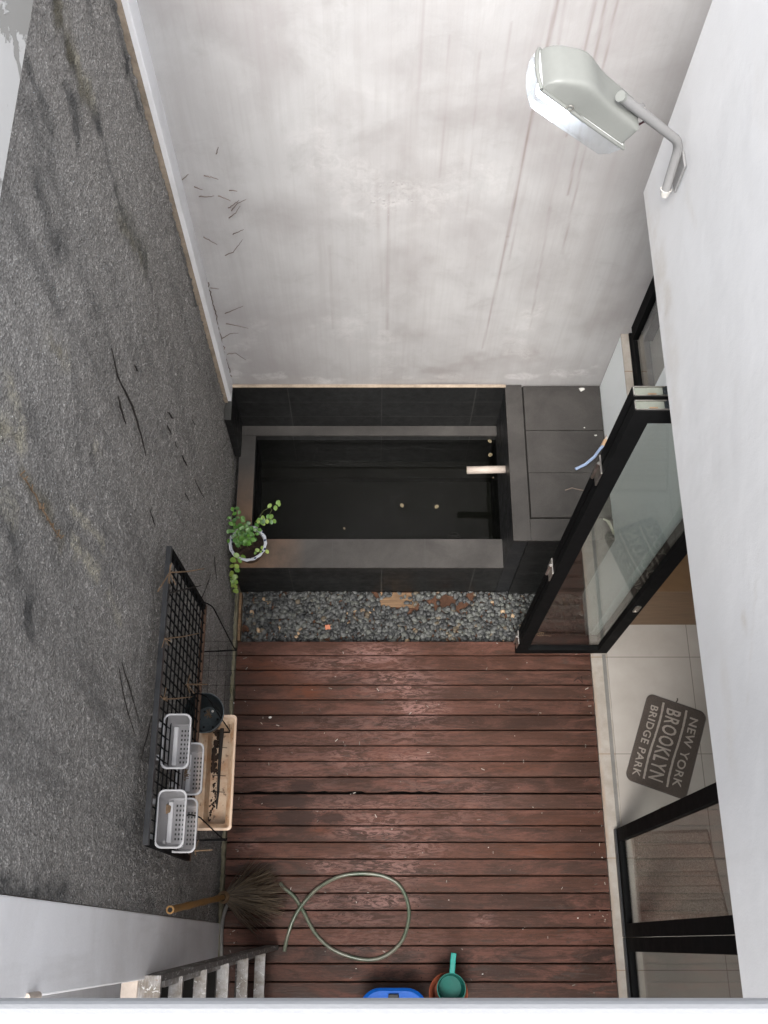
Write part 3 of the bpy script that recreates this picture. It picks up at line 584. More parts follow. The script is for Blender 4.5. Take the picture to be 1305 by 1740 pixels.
# --- gravel bed
struct(mk('soil', MB().box(-.90, 1.44, 1.80, 2.234, -.2, -.081), 'soil'))
def ico():
    import bmesh
    bm = bmesh.new(); bmesh.ops.create_icosphere(bm, subdivisions=2, radius=1); V = np.array([v.co for v in bm.verts]); Fc = np.array([[v.index for v in f.verts] for f in bm.faces]); bm.free(); return V, Fc
IV, IF = ico()
def gap(x, y):
    for px, py, a, b in ((672,1022,.10,.045), (690,1008,.06,.03), (750,1022,.10,.055), (785,1028,.07,.04), (700,1032,.05,.022), (800,1012,.05,.018), (418,1068,.025,.03), (555,1085,.03,.012), (545,1060,.018,.015), (440,1012,.02,.012), (640,1010,.02,.014)):
        cx, cy = G(px, py, -.06)
        if ((x-cx)/a)**2+((y-cy)/b)**2 < random.uniform(.25, 1.9): return True
    return False
VV = []; nP = 0
for layer in range(2):
    st = .0265; yy = 1.868
    while yy < 2.228:
        xx = -.882
        while xx < 1.43:
            x = xx+random.uniform(-.011, .011); y = yy+random.uniform(-.010, .010)
            if not (gap(x, y) if layer or random.random() < .97 else False):
                a = random.uniform(.0115, .0245); bq = a*random.uniform(.6, .95); cq = a*random.uniform(.3, .5)
                Mx = Matrix.Rotation(random.uniform(0, 6.28), 3, 'Z') @ Matrix.Rotation(random.gauss(0, .35), 3, 'X') @ Matrix.Rotation(random.gauss(0, .35), 3, 'Y')
                V = IV*np.array([a, bq, cq])*(1+.10*np.sin(IV[:, [1, 2, 0]]*3+random.uniform(0, 6)))
                V = V @ np.array(Mx).T+np.array([x, y, -.078+layer*.014+random.uniform(-.003, .006)]); V[:, 1] = np.clip(V[:, 1], 1.8635, 2.231)
                VV.append(V); nP += 1
            xx += st
        yy += st*.84
V = np.concatenate(VV); Fc = np.concatenate([IF+i*len(IV) for i in range(nP)])
me = bpy.data.meshes.new('gravel'); me.vertices.add(len(V)); me.vertices.foreach_set('co', V.astype(np.float32).ravel())
me.loops.add(Fc.size); me.loops.foreach_set('vertex_index', Fc.astype(np.int32).ravel()); me.polygons.add(len(Fc))
me.polygons.foreach_set('loop_start', np.arange(0, Fc.size, 3, dtype=np.int32)); me.polygons.foreach_set('loop_total', np.full(len(Fc), 3, dtype=np.int32)); me.polygons.foreach_set('use_smooth', np.full(len(Fc), True))
me.update(calc_edges=True); me.materials.append(M['pebble']); gv = bpy.data.objects.new('gravel', me); COL.objects.link(gv)
struct(gv, 'stuff', 'dark grey river pebbles filling the bed between pond and deck'); gv['category'] = 'gravel'
x, y = G(673, 1022, -.08); tag(mk('plywood_scrap', MB().obox((x+.01, y+.01, -.078), Vector((1, -.03, 0)), Vector((.03, 1, 0)), Vector((0, 0, 1)), .12, .052, .006), 'ply', bevel=.001), 'weathered plywood scrap showing through the gravel in front of the pond', 'wood board')
x, y = G(557, 1066, -.05); tag(mk('brick_fragment', MB().obox((x, y, -.048), Vector((.98, .1, 0)), Vector((-.1, .98, 0)), Vector((0, 0, 1)), .0175, .015, .01), 'brick', bevel=.002), 'small orange brick fragment on the gravel near the deck', 'brick')

# ================================================================= FOLDING DOORS AND WINDOWS
ZD = 3.42
def panel_frame(root, axis, a0, a1, b0, b1, z0, z1, sw=.072, rb=.085, rt=.10):
    """door leaf: axis 'x' spans x a0..a1 with thickness y b0..b1; axis 'y' spans y"""
    def bx(p0, p1, q0, q1): 
        return MB().box(p0, p1, b0, b1, q0, q1) if axis == 'x' else MB().box(b0, b1, p0, p1, q0, q1)
    mk('stile', bx(a0, a0+sw, z0, z1), 'black', root, bevel=.0015)
    mk('stile', bx(a1-sw, a1, z0, z1), 'black', root, bevel=.0015)
    mk('bottom_rail', bx(a0+sw, a1-sw, z0, z0+rb), 'black', root, bevel=.0015)
    mk('top_rail', bx(a0+sw, a1-sw, z1-rt, z1), 'black', root, bevel=.0015)
    m_ = (b0+b1)/2
    g_ = MB().box(a0+sw-.004, a1-sw+.004, m_-.003, m_+.003, z0+rb-.004, z1-rt+.004) if axis == 'x' else MB().box(m_-.003, m_+.003, a0+sw-.004, a1-sw+.004, z0+rb-.004, z1-rt+.004)
    mk('glass_pane', g_, 'glass' if axis == 'x' else 'glass2', root)
for i, (y0, y1, lab) in enumerate(((1.775, 1.818, 'black framed glass door leaf folded open across the deck, front one of the folded pair'), (1.832, 1.875, 'black framed glass door leaf folded flat behind the front leaf, nearer the pond'))):
    x0, x1 = .945, 1.552
    dr = thing('folding_door', lab, 'door', (1.25, (y0+y1)/2, .02), 'folding glass door leaves')
    panel_frame(dr, 'x', x0, x1, y0, y1, .02, ZD)
    # open channel at the head
    zz = ZD+.0015
    mb = MB(); e = .003
    mb.box(x0+.002, x0+.002+e, y0+.002, y1-.002, zz, zz+.006).box(x0+.002, x1, y0+.002, y0+.002+e, zz, zz+.006).box(x0+.002, x1, y1-.002-e, y1-.002, zz, zz+.006)
    mb.box(x0+.155, x1, y0+.006, y1-.006, zz, zz+.004)
    ch = mk('head_channel', mb, 'steel', dr)
    mk('channel_floor', MB().box(x0+.006, x0+.11, y0+.006, y1-.006, zz-.001, zz+.001), 'green_in', ch)
    mk('packing', MB().box(x0+.055, x0+.085, y0+.007, y0+.013, zz+.001, zz+.004), 'twig', ch)
    rb_ = MB()
    for q in range(3): rb_.lathe([(.0, 0), (.006, 0), (.006, .009), (0, .009)], (x0+.122+.008*(q % 2), y0+.010+q*.0115, zz+.001), 10)
    rb_.box(x0+.112, x0+.152, y0+.007, y1-.007, zz-.001, zz+.003)
    mk('roller', rb_, 'plastic_black', ch)
    if i == 0:
        # flush handle on the inner stile
        mb = MB(); P0 = rrect(-.016, .016, -.055, .055, .014); P1 = rrect(-.011, .011, -.048, .048, .010)
        b, n = rings(mb, [(P0, 0), (P0, .005), (P1, .005), (P1, .001)]); mb.f.append(tuple(b+3*n+k for k in range(n)))
        mb.v = [(x1-.036+vx, y0-.0015-vz, 1.02+vy) for vx, vy, vz in mb.v]
        mk('handle', mb, 'steel', dr, smooth=True)
        # round mark of thin strokes on the pane
        cx, cz = 1.06, .42; mb = MB(); yy = (y0+y1)/2-.004
        mb.tube([(cx+.028*math.cos(R(a)), yy, cz+.036*math.sin(R(a))) for a in range(60, 320, 12)], .0012, 4)
        for q in (-.014, -.002, .010): mb.tube([(cx+q, yy, cz-.026), (cx+q+.001, yy, cz+.026)], .0014, 4)
        for q in range(4): mb.tube([(cx+.022+q*.012, yy, cz-.03-q*.006), (cx+.026+q*.012, yy, cz-.018-q*.006), (cx+.032+q*.012, yy, cz-.028-q*.006)], .0010, 4)
        mk('glass_mark', mb, 'twig', dr)
    else:
        for hz in (.18, 1.55, 2.80):
            mb = MB().box(.9375, .9445, 1.782, 1.868, hz-.062, hz+.062)
            h = mk('hinge', mb, 'steel', dr, bevel=.001)
            mk('hinge_pin', MB().tube([(.931, 1.825, hz-.07), (.931, 1.825, hz+.07)], .0075, 12), 'steel', h, smooth=True)
# fixed leaves nearer the viewer
for y0, y1, lab in ((.035, .655, 'black framed glass panel standing in the doorway beside the striped rug'), (-.60, .031, 'black framed glass panel nearest the window ledge at lower right')):
    dr = thing('glass_panel', lab, 'door', (1.56, (y0+y1)/2, .03), 'closed glass door leaves')
    panel_frame(dr, 'y', y0, y1, 1.508, 1.552, .03, ZD, .075, .075, .1)
    mk('floor_guide', MB().box(1.497, 1.507, y0, y1, .015, .055), 'track', dr, bevel=.001)
    if y0 > 0:
        mb = MB(); P0 = rrect(-.014, .014, -.045, .045, .012); P1 = rrect(-.010, .010, -.038, .038, .009)
        b, n = rings(mb, [(P0, 0), (P0, .005), (P1, .005), (P1, .001)]); mb.f.append(tuple(b+3*n+k for k in range(n)))
        mb.v = [(1.5295+vx, y1+.0015+vz, 1.12-vy) for vx, vy, vz in mb.v]
        mk('handle', mb, 'steel', dr, smooth=True)
        mk('keyhole', MB().box(1.528, 1.531, y1+.001, y1+.003, .80, .83), 'steel', dr)
fr = thing('door_frame', 'black door head and slim floor track of the folding doors', 'door frame', (1.53, .6, .0))
mk('floor_track', MB().box(1.520, 1.524, .66, 1.77, .015, .020).box(1.538, 1.542, .66, 1.77, .015, .020).box(1.5245, 1.5375, .66, 1.77, .0145, .016), M['greyhose'], fr)
mk('head', MB().box(1.49, 1.57, -1.2, 1.765, 3.43, 3.469), 'black', fr)
mk('jamb', MB().box(1.556, 1.60, 1.84, 1.888, .02, 3.429), 'black', fr, bevel=.002)
wd = thing('side_window', 'black framed window above the low pale wall in the far right corner', 'window', (1.52, 2.6, 1.557))
mk('bottom_track', MB().box(1.486, 1.60, 2.632, 3.268, 1.557, 1.575), 'black', wd)
mk('sliding_rail', MB().box(1.492, 1.518, 2.632, 3.24, 1.576, 1.632), 'black', wd, bevel=.0015)
mk('sliding_rail', MB().box(1.545, 1.575, 2.632, 3.24, 1.576, 1.632), 'black', wd, bevel=.0015)
mk('jamb', MB().box(1.486, 1.518, 3.185, 3.2675, 1.633, 3.46), 'black', wd, bevel=.0015)
mk('jamb', MB().box(1.545, 1.60, 3.175, 3.2675, 1.633, 3.46), 'black', wd, bevel=.0015)
mk('mullion', MB().box(1.545, 1.60, 2.632, 2.68, 1.633, 3.46), 'black', wd)
mk('glass_pane', MB().box(1.503, 1.508, 2.632, 3.187, 1.63, 3.45), 'glass', wd)

# ================================================================= ROOM THINGS
cb = thing('cabinet', 'low wooden cabinet inside the room behind the folded doors', 'cabinet', (2.3, 2.6, .02))
mk('carcass', MB().box(1.66, 3.2, 1.955, 3.24, .075, .80), 'wood', cb, bevel=.002)
mk('top', MB().box(1.64, 3.22, 1.94, 3.25, .802, .83), 'wood', cb, bevel=.002)
mk('plinth', MB().box(1.68, 3.18, 1.975, 3.22, .013, .074), 'sill', cb, attrs={'rust': [0]*8})
# door mat with lettering
mat = thing('door_mat', 'dark brown door mat with beige lettering lying on the tiles just inside', 'door mat', (1.888, 1.165, .013))
e1 = Vector((-.339, -.941, 0)).normalized(); e2 = Vector((.941, -.339, 0)).normalized(); O_ = Vector((1.795, 1.512, 0)); LM, WM = .585, .395
mb = MB(); P0 = rrect(0, LM, 0, WM, .045, 6); P1 = rrect(.006, LM-.006, .006, WM-.006, .04, 6)
b, n = rings(mb, [(P0, .014), (P0, .022), (P1, .027)]); mb.f.append(tuple(b+2*n+k for k in range(n)))
def tomat(V, wob=True): return [tuple(O_+e1*u+e2*(w_+(.006*math.sin(u*11) if wob else 0))+Vector((0, 0, z))) for u, w_, z in V]
mb.v = tomat(mb.v); mk('pile', mb, 'mat', mat)
def text_on_mat(s, u0, u1, w0, w1, nm):
    cu = bpy.data.curves.new('t', 'FONT'); cu.body = s; cu.size = 1; cu.offset = .012; cu.extrude = .0; cu.space_character = 1.12; cu.resolution_u = 3
    ob = bpy.data.objects.new('t', cu); COL.objects.link(ob); bpy.context.view_layer.update()
    me = ob.to_mesh(); V = np.array([v.co for v in me.vertices]); Fc = [tuple(p.vertices) for p in me.polygons]; ob.to_mesh_clear(); bpy.data.objects.remove(ob)
    mn, mxx = V.min(0), V.max(0)
    P = [(u0+(x-mn[0])/(mxx[0]-mn[0])*(u1-u0)+random.uniform(-.0012, .0012), w0+(y-mn[1])/(mxx[1]-mn[1])*(w1-w0)+random.uniform(-.0012, .0012), .0295) for x, y, z in V]
    mb = MB(); mb.add(P, Fc); mb.v = tomat(mb.v); mk(nm, mb, 'matlet', mat, solid=.003)
text_on_mat('BRIDGE PARK', .07, .545, .036, .085, 'lettering')
text_on_mat('BROOKLYN', .055, .53, .137, .232, 'lettering')
text_on_mat('NEW YORK', .065, .525, .292, .346, 'lettering')
for w0 in (.105, .256):
    mb = MB(); n = 40
    V = []
    for i in range(n+1):
        u = .03+.515*i/n; V += [(u, w0+random.uniform(-.0012, .0012), .0295), (u, w0+.013+random.uniform(-.0012, .0012), .0295)]
    mb.add(V, [(2*i, 2*i+2, 2*i+3, 2*i+1) for i in range(n)]); mb.v = tomat(mb.v); mk('line', mb, 'matlet', mat, solid=.003)
mk('loop_tag', MB().tube(tomat([(0, .19, .02), (-.018, .196, .022), (-.030, .192, .02)], False), .004, 6), 'mat', mat)
# striped rug
us = np.linspace(0, 1, 150); vs = np.linspace(0, 1, 160); C4 = [Vector((1.60, .085, 0)), Vector((2.16, .085, 0)), Vector((2.085, .655, 0)), Vector((1.60, .640, 0))]
def frug(U, W):
    x = (C4[0].x*(1-U)+C4[1].x*U)*(1-W)+(C4[3].x*(1-U)+C4[2].x*U)*W; y = (C4[0].y*(1-U)+C4[1].y*U)*(1-W)+(C4[3].y*(1-U)+C4[2].y*U)*W
    g_ = np.minimum(1, np.abs(((W*7) % 1)-.5)*-14+7.0); g_ = np.clip(g_, 0, 1)
    ed = np.clip(np.minimum(np.minimum(U, 1-U), np.minimum(W, 1-W))*30, 0, 1)
    z = .014+ed*(.006+.012*g_)+vnoise(U, W, 90, 61)*.003*ed
    return np.stack([x, y, z], 1)
P, Fq, U, W = grid(us, vs, frug); rg = mkgrid('striped_rug', P, Fq, 'rug', {}); tag(rg, 'taupe ribbed rug lying inside behind the closed glass panel', 'rug')

# ================================================================= WALL LAMP
LY = 2.41
lamp = thing('wall_lamp', 'grey street-style flood lamp, lit, on a bent pipe arm fixed to the white wall', 'lamp', (1.03, LY, 3.9))
def bend(P, k=6, r=.05):
    out = [Vector(P[0])]
    for i in range(1, len(P)-1):
        a, b_, c = Vector(P[i-1]), Vector(P[i]), Vector(P[i+1]); p = b_+(a-b_).normalized()*r; q = b_+(c-b_).normalized()*r
        for j in range(k+1): t_ = j/k; out.append((1-t_)**2*p+2*t_*(1-t_)*b_+t_*t_*q)
    out.append(Vector(P[-1])); return out
arm = mk('arm', MB().tube(bend([(1.000, 2.372, 3.895), (1.003, 2.412, 4.075), (.744, 2.33, 4.356)], 8, .045), .0158, 18), 'pipegrey', lamp, smooth=True)
mk('pipe_cap', MB().tube([(.7455, 2.3305, 4.3545), (.7365, 2.3276, 4.3642)], .0170, 18), 'lampgrey', lamp, smooth=True)
mk('wall_plate', MB().box(1.022, 1.030, 2.355, 2.425, 3.90, 4.03), 'pipegrey', lamp, bevel=.002)
mk('pipe_plug', MB().tube([(1.0, 2.366, 3.868), (1.0, 2.373, 3.896)], .019, 10, rs=[.012, .02]), 'chip', lamp, smooth=True)
L = .379; yN, yW = 2.294, .158; yc = yN+yW/2
RF = Vector((.498, yc, 4.423)); RR = Vector((.788, yc, 4.178)); ax = (RR-RF).normalized(); nn = Vector((-ax.z, 0, ax.x)); 
if nn.z < 0: nn = -nn
ay = Vector((0, 1, 0))
def loc(u, v, w_): return RF+ax*(u*L)+ay*v+nn*w_
# housing: sections along the axis
prof = [(-.005, .004, .90), (.0, .022, .93), (.03, .045, .95), (.08, .060, .965), (.14, .073, .97), (.2, .086, .97), (.26, .093, .97), (.33, .093, .95), (.40, .088, .92), (.48, .082, .89), (.56, .079, .87), (.66, .078, .86), (.78, .077, .85), (.90, .075, .84), (.955, .072, .83), (.965, .05, .83), (.97, .01, .83)]
mb = MB(); n = 25; b = 0; wd2 = yW/2
for u, h, bw in prof:
    for k in range(n):
        a = math.pi*k/(n-1); cs, sn = math.cos(a), math.sin(a); p = .22
        v = wd2*bw*math.copysign(abs(cs)**p, cs) if abs(cs) > 1e-6 else 0; w_ = h*abs(sn)**p if sn > 1e-6 else 0
        bul = 1-.05*(w_/max(h, 1e-5))
        mb.v.append(tuple(loc(u, v*bul, w_)))
for i in range(len(prof)-1):
    for k in range(n-1): a = i*n+k; mb.f.append((a, a+n, a+n+1, a+1))
mb.f.append(tuple(range(n))); mb.f.append(tuple((len(prof)-1)*n+k for k in range(n))[::-1])
mk('housing', mb, 'lampgrey', lamp, smooth=True)
# rim lip round the opening, nose slightly curved
ring = []
for k in range(9): v = -wd2+2*wd2*k/8; ring.append((-.012-.035*(1-(v/wd2)**2), v))
ring += [(.3, wd2), (.7, wd2*.97), (1., wd2*.93), (1., 0), (1., -wd2*.93), (.7, -wd2*.97), (.3, -wd2)]
P = [loc(u, v, -.004) for u, v in ring]; P.append(P[0])
mk('rim', MB().tube(P, .0065, 10, caps=False), 'lampgrey', lamp, smooth=True)
mk('reflector', MB().add([loc(u, v*.96, -.001) for u, v in ring], [tuple(range(len(ring)))]), 'reflector', lamp)
# glass bowl
lv = []
for du, dv, w_ in ((0, 1, -.006), (.05, .97, -.05), (.13, .90, -.076), (.19, .80, -.082)):
    lv.append([(((u-.5)*(1-du*1.2)+.5+ (0.0)), v*dv, w_) for u, v in ring])
mb = MB(); m = len(ring)
for l_ in lv: mb.v += [tuple(loc(*q)) for q in l_]
for i in range(len(lv)-1): mb.f += [(i*m+k, i*m+(k+1) % m, (i+1)*m+(k+1) % m, (i+1)*m+k) for k in range(m)]
mb.f.append(tuple((len(lv)-1)*m+k for k in range(m)))
mk('glass_bowl', mb, 'bowl', lamp)
mk('bulb', MB().tube([loc(.08, -.01, -.036), loc(.13, -.01, -.036), loc(.42, -.01, -.036), loc(.48, -.01, -.036)], .02, 16, rs=[.012, .032, .032, .012]), 'bulb', lamp, smooth=True)
mk('bulb_socket', MB().tube([loc(.46, 0, -.03), loc(.58, 0, -.03)], .016, 14), 'reflector', lamp, smooth=True)
mk('latch', MB().tube(bend([loc(.26, -wd2-.006, -.030), loc(.26, -wd2-.009, .018), loc(.31, -wd2-.009, .018), loc(.31, -wd2-.006, -.030)], 5, .009), .0018, 6), 'steel', lamp, smooth=True)
mk('clamp', MB().obox(loc(1.0, .035, .058), ax, ay, nn, .02, .014, .012).tube([loc(.99, .03, .03), loc(1.02, .03, .085)], .004, 8), 'steel', lamp, bevel=.002)
mk('neck', MB().tube([loc(.93, .03, .045), loc(1.03, .045, .075), Vector((.80, 2.348, 4.295))], .009, 12), 'pipegrey', lamp, smooth=True)
mk('cable', MB().tube(bend([loc(.955, .0, .05), loc(1.06, .0, .035), loc(1.12, .02, .055), Vector((.855, 2.366, 4.235))], 5, .012), .0035, 6), 'cablered', lamp, smooth=True)

# ================================================================= TRELLIS, SHELF, POTS, BASKETS
tr_ = thing('trellis', 'black metal mesh trellis panel hung upright on the rough wall', 'trellis', (-.87, .95, 1.78))
Y0, Y1, Z0, Z1 = .345, 1.555, 1.78, 2.61
def lean(z): return -.862+(Z1-z)*.03
def bar(y0, z0, y1, z1, wd_, nm, mat='black'):
    a = Vector((lean(z0), y0, z0)); b_ = Vector((lean(z1), y1, z1)); dr = (b_-a).normalized(); sx = Vector((1, 0, 0)); sy = dr.cross(sx).normalized()
    mk(nm, MB().obox((a+b_)/2, dr, sy, sx, (b_-a).length/2, wd_/2, .011), mat, tr_, bevel=.0015)
bar(Y0, Z1, Y1, Z1, .03, 'top_bar', 'track'); bar(Y0, Z0, Y1, Z0, .03, 'bottom_bar', 'rust'); bar(Y0+.012, Z0+.016, Y0+.012, Z1-.016, .026, 'side_bar'); bar(Y1-.012, Z0+.016, Y1-.012, Z1-.016, .026, 'side_bar')
mb = MB(); nz, ny = 11, 25
for k in range(1, ny): y = Y0+(Y1-Y0)*k/ny; mb.tube([(lean(Z0+.016)+.006, y, Z0+.016), (lean(Z1-.016)+.006, y, Z1-.016)], .0036, 6)
for k in range(1, nz): z = Z0+(Z1-Z0)*k/nz; mb.tube([(lean(z)+.0105, Y0+.02, z), (lean(z)+.0105, Y1-.02, z)], .0034, 6)
mk('wire_mesh', mb, 'black', tr_, smooth=True)
for y in (Y0+.2, Y1-.26): mk('screw', MB().tube([(lean(Z1)+.0115, y, Z1), (lean(Z1)+.0135, y, Z1)], .005, 8), 'under', tr_)
sh = thing('wire_shelf', 'thin black wire shelf hooked on the trellis, carrying the planter and black pot', 'wire rack', (-.8, .9, 1.3))
ZS = 1.36; mb = MB()
for y in (1.46, 1.03, .50):
    mk('bracket', MB().tube(bend([(-.83, y+.01, 2.04), (-.79, y+.015, 2.10), (-.755, y+.01, 2.04), (-.72, y-.04, ZS+.08), (-.715, y, ZS)], 4, .03)[:-1]+[Vector((-.72, y-.03, ZS+.03)), Vector((-.915, y-.03, ZS)), Vector((-.72, y-.02, ZS))], .0035, 6), 'black', sh, smooth=True)
for k in range(5): x = -.91+k*.046; mb.tube([(x, .48, ZS), (x, 1.46, ZS)], .0010, 5)
for k in range(14): y = .46+k*.079; mb.tube([(-.915, y, ZS+.003), (-.72, y, ZS+.003)], .0009, 5)
mk('wire_deck', mb, 'black', sh, smooth=True)
# long beige planter
pl_ = thing('window_planter', 'long stained beige plastic planter, empty, on the wire shelf', 'planter', (-.77, .8, ZS))
px0, px1, py0, py1 = -.868, -.683, .505, 1.065; zr = ZS+.15
mb = MB(); t0 = .004
R0 = rrect(px0, px1, py0, py1, .02); R1 = rrect(px0+.010, px1-.010, py0+.010, py1-.010, .018); R2 = rrect(px0+.030, px1-.030, py0+.028, py1-.028, .014); R3 = rrect(px0+.036, px1-.036, py0+.034, py1-.034, .014); R4 = rrect(px0+.048, px1-.048, py0+.05, py1-.05, .012)
b, n = rings(mb, [(R1, zr-.006), (R2, zr-.045), (R3, zr-.048), (R4, ZS+.012)]); mb.f.append(tuple(b+3*n+k for k in range(n))[::-1])
mk('trough', mb, 'beige', pl_, solid=.003, smooth=True)
mb = MB(); b, n = rings(mb, [(R0, zr-.014), (R0, zr), (rrect(px0+.002, px1-.002, py0+.002, py1-.002, .02), zr+.002), (rrect(px0+.011, px1-.011, py0+.011, py1-.011, .017), zr+.001), (rrect(px0+.011, px1-.011, py0+.011, py1-.011, .017), zr-.010)])
mk('rim', mb, 'beigerim', pl_, smooth=True)
mb = MB()
for k in range(170):
    y = random.uniform(.56, 1.03); x = -.80+random.gauss(0, .008)+.01*math.sin(y*20); r = random.uniform(.0015, .0065)*(1.6 if y > .8 else .8)
    mb.lathe([(0, .004), (r*.6, .0035), (r, 0)], (x, y, ZS+.017), 7, 1, random.uniform(.7, 2))
mk('soil_crumbs', mb, 'potsoil', pl_)
st_ = MB().tube([(-.772, 1.02, ZS+.03), (-.776, .85, ZS+.026), (-.775, .70, ZS+.024), (-.779, .62, ZS+.022)], .006, 8, rs=[.011, .008, .006, .003])
for y in (.92, .78, .70): st_.tube([(-.81, y+.004, ZS+.032), (-.74, y, ZS+.034)], .0018, 5)
tag(mk('dead_stalk', st_, 'darktwig'), 'dark dead stalk lying inside the beige planter', 'dry stalk')
# black pot
bp_ = thing('plant_pot', 'round black plastic plant pot, empty, standing on the end of the beige planter', 'pot', (-.815, 1.085, 1.55))
cx, cy = G(347, 1212, 1.70); zb = 1.545
mk('pot_body', MB().lathe([(0, 0), (.066, 0), (.086, .135), (.094, .137), (.097, .165), (.094, .166), (.089, .150), (.083, .139), (.063, .006), (0, .006)], (cx, cy, zb), 48), 'plastic_black', bp_, smooth=True)
M['potfloor'] = simple('lighter_pot_plastic', (.050, .060, .064), .7, var=.4)  # lighter tone for the floor, and for a rim highlight put into the colour
mk('pot_floor', MB().disc((cx, cy, zb+.0066), .062, 40), 'potfloor', bp_)
mk('pot_rim', MB().lathe([(.0945, .164), (.0985, .166), (.0985, .170), (.0945, .171)], (cx, cy, zb), 48), 'potfloor', bp_, smooth=True)  # rim highlight painted as a lighter ring
for k in range(6): a = k*1.05; mk('drain_hole', MB().disc((cx+.045*math.cos(a), cy+.045*math.sin(a), zb+.0075), .006, 10), 'under', bp_)
mb = MB()
for k in range(26):
    a = random.uniform(0, 6.28); r = random.uniform(.004, .026); mb.tube([(cx, cy+.025, zb+.012), (cx+r*math.cos(a), cy+.025+r*math.sin(a), zb+random.uniform(.010, .02))], .0018, 4)
tag(mk('dry_leaf_tuft', mb, 'twig'), 'tuft of dry brown leaves in the bottom of the round black pot', 'dry leaves')
mb = MB().lathe([(0, .006), (.006, .004), (.007, 0)], (cx+.018, cy+.04, zb+.008), 8); tag(mk('pale_pebble', mb, 'chip'), 'white pebble on the floor of the round black pot', 'pebble')
# hanging baskets
def basket(label, xc, yc_, zt, root_=None):
    r_ = thing('hanging_basket', label, 'basket', (xc, yc_, zt-.13), 'translucent plastic baskets hung on the trellis')
    w2, l2 = .058, .112; mb = MB()
    A = rrect(xc-w2+.004, xc+w2-.004, yc_-l2+.004, yc_+l2-.004, .024); B = rrect(xc-w2+.017, xc+w2-.017, yc_-l2+.020, yc_+l2-.020, .016)
    b, n = rings(mb, [(A, zt), (rrect(xc-w2+.008, xc+w2-.008, yc_-l2+.010, yc_+l2-.010, .022), zt-.03), (B, zt-.125), (rrect(xc-w2+.022, xc+w2-.022, yc_-l2+.026, yc_+l2-.026, .012), zt-.130)]); mb.f.append(tuple(b+3*n+k for k in range(n))[::-1])
    mk('body', mb, 'frost', r_, smooth=True)
    mb = MB(); b, n = rings(mb, [(A, zt-.010), (rrect(xc-w2, xc+w2, yc_-l2, yc_+l2, .027), zt-.010), (rrect(xc-w2, xc+w2, yc_-l2, yc_+l2, .027), zt), (rrect(xc-w2+.003, xc+w2-.003, yc_-l2+.003, yc_+l2-.003, .025), zt+.002), (rrect(xc-w2+.007, xc+w2-.007, yc_-l2+.007, yc_+l2-.007, .024), zt), (A, zt-.006)])
    mk('rim', mb, 'frostrim', r_, smooth=True)
    mb = MB()
    for i in range(3):
        for j in range(8): xx = xc+.000+i*.0135; yy = yc_-.066+j*.0185; mb.box(xx-.0032, xx+.0032, yy-.0042, yy+.0042, zt-.1285, zt-.1265)
    mk('slots', mb, 'hole', r_)
    mk('inner_step', MB().box(xc-.034, xc-.014, yc_-.080, yc_+.080, zt-.1285, zt-.118), 'frostrim', r_, bevel=.004)
    for s in (-1, 1):
        yh = yc_+s*.066; mk('hook', MB().box(xc-w2-.024, xc-w2, yh-.011, yh+.011, zt-.008, zt-.003).box(xc-w2-.027, xc-w2-.023, yh-.011, yh+.011, zt-.03, zt-.003), 'frostrim', r_, bevel=.001)
    return r_
def copy_tree(o, parent=None):
    c = o.copy(); COL.objects.link(c); c.parent = parent
    for ch in [q for q in bpy.data.objects if q.parent == o]: copy_tree(ch, c)
    return c
def bpos(px, py, z): x, y = G(px, py, z); return x, y, z
specs = [('clear plastic basket topmost of the four, beside the round black pot', (299, 1259), 2.47, 0), ('clear plastic basket with dry straw in it, half tucked under the topmost basket', (322, 1306), 2.17, .02),
         ('clear plastic basket lowest and leftmost of the four, with a brown leaf inside', (290, 1391), 2.51, 0), ('clear plastic basket tucked behind the lowest one, touching nothing but the trellis', (311, 1402), 2.19, 0)]
x, y, z = bpos(*specs[0][1], specs[0][2]); proto = basket(specs[0][0], x, y, z); pz = proto.location.copy(); 
for lab, (px, py), zt, _ in specs[1:]:
    c = copy_tree(proto); x2, y2, z2 = bpos(px, py, zt); c.location = pz+Vector((x2-x, y2-y, z2-z)); c['label'] = lab
x2, y2, _ = bpos(285, 1375, 2.40); tag(mk('brown_leaf', MB().add([(x2-.012, y2-.02, 2.392), (x2+.01, y2-.012, 2.396), (x2+.012, y2+.014, 2.39), (x2-.006, y2+.02, 2.397), (x2-.016, y2, 2.401)], [(0, 1, 2, 3, 4)]), 'twig', solid=.002), 'curled brown leaf in the lowest leftmost clear basket', 'leaf')
x2, y2, _ = bpos(315, 1312, 2.07); mb = MB()
for k in range(40): a = random.uniform(0, 6.28); r = random.uniform(.006, .022); ox, oy = random.gauss(0, .008), random.gauss(0, .014); mb.tube([(x2+ox, y2+oy, 2.052), (x2+ox+r*math.cos(a), y2+oy+r*math.sin(a), 2.052+random.uniform(0, .01))], .0012, 4)
tag(mk('dry_straw', mb, 'twig'), 'dry straw lying in the half-hidden clear basket', 'straw')
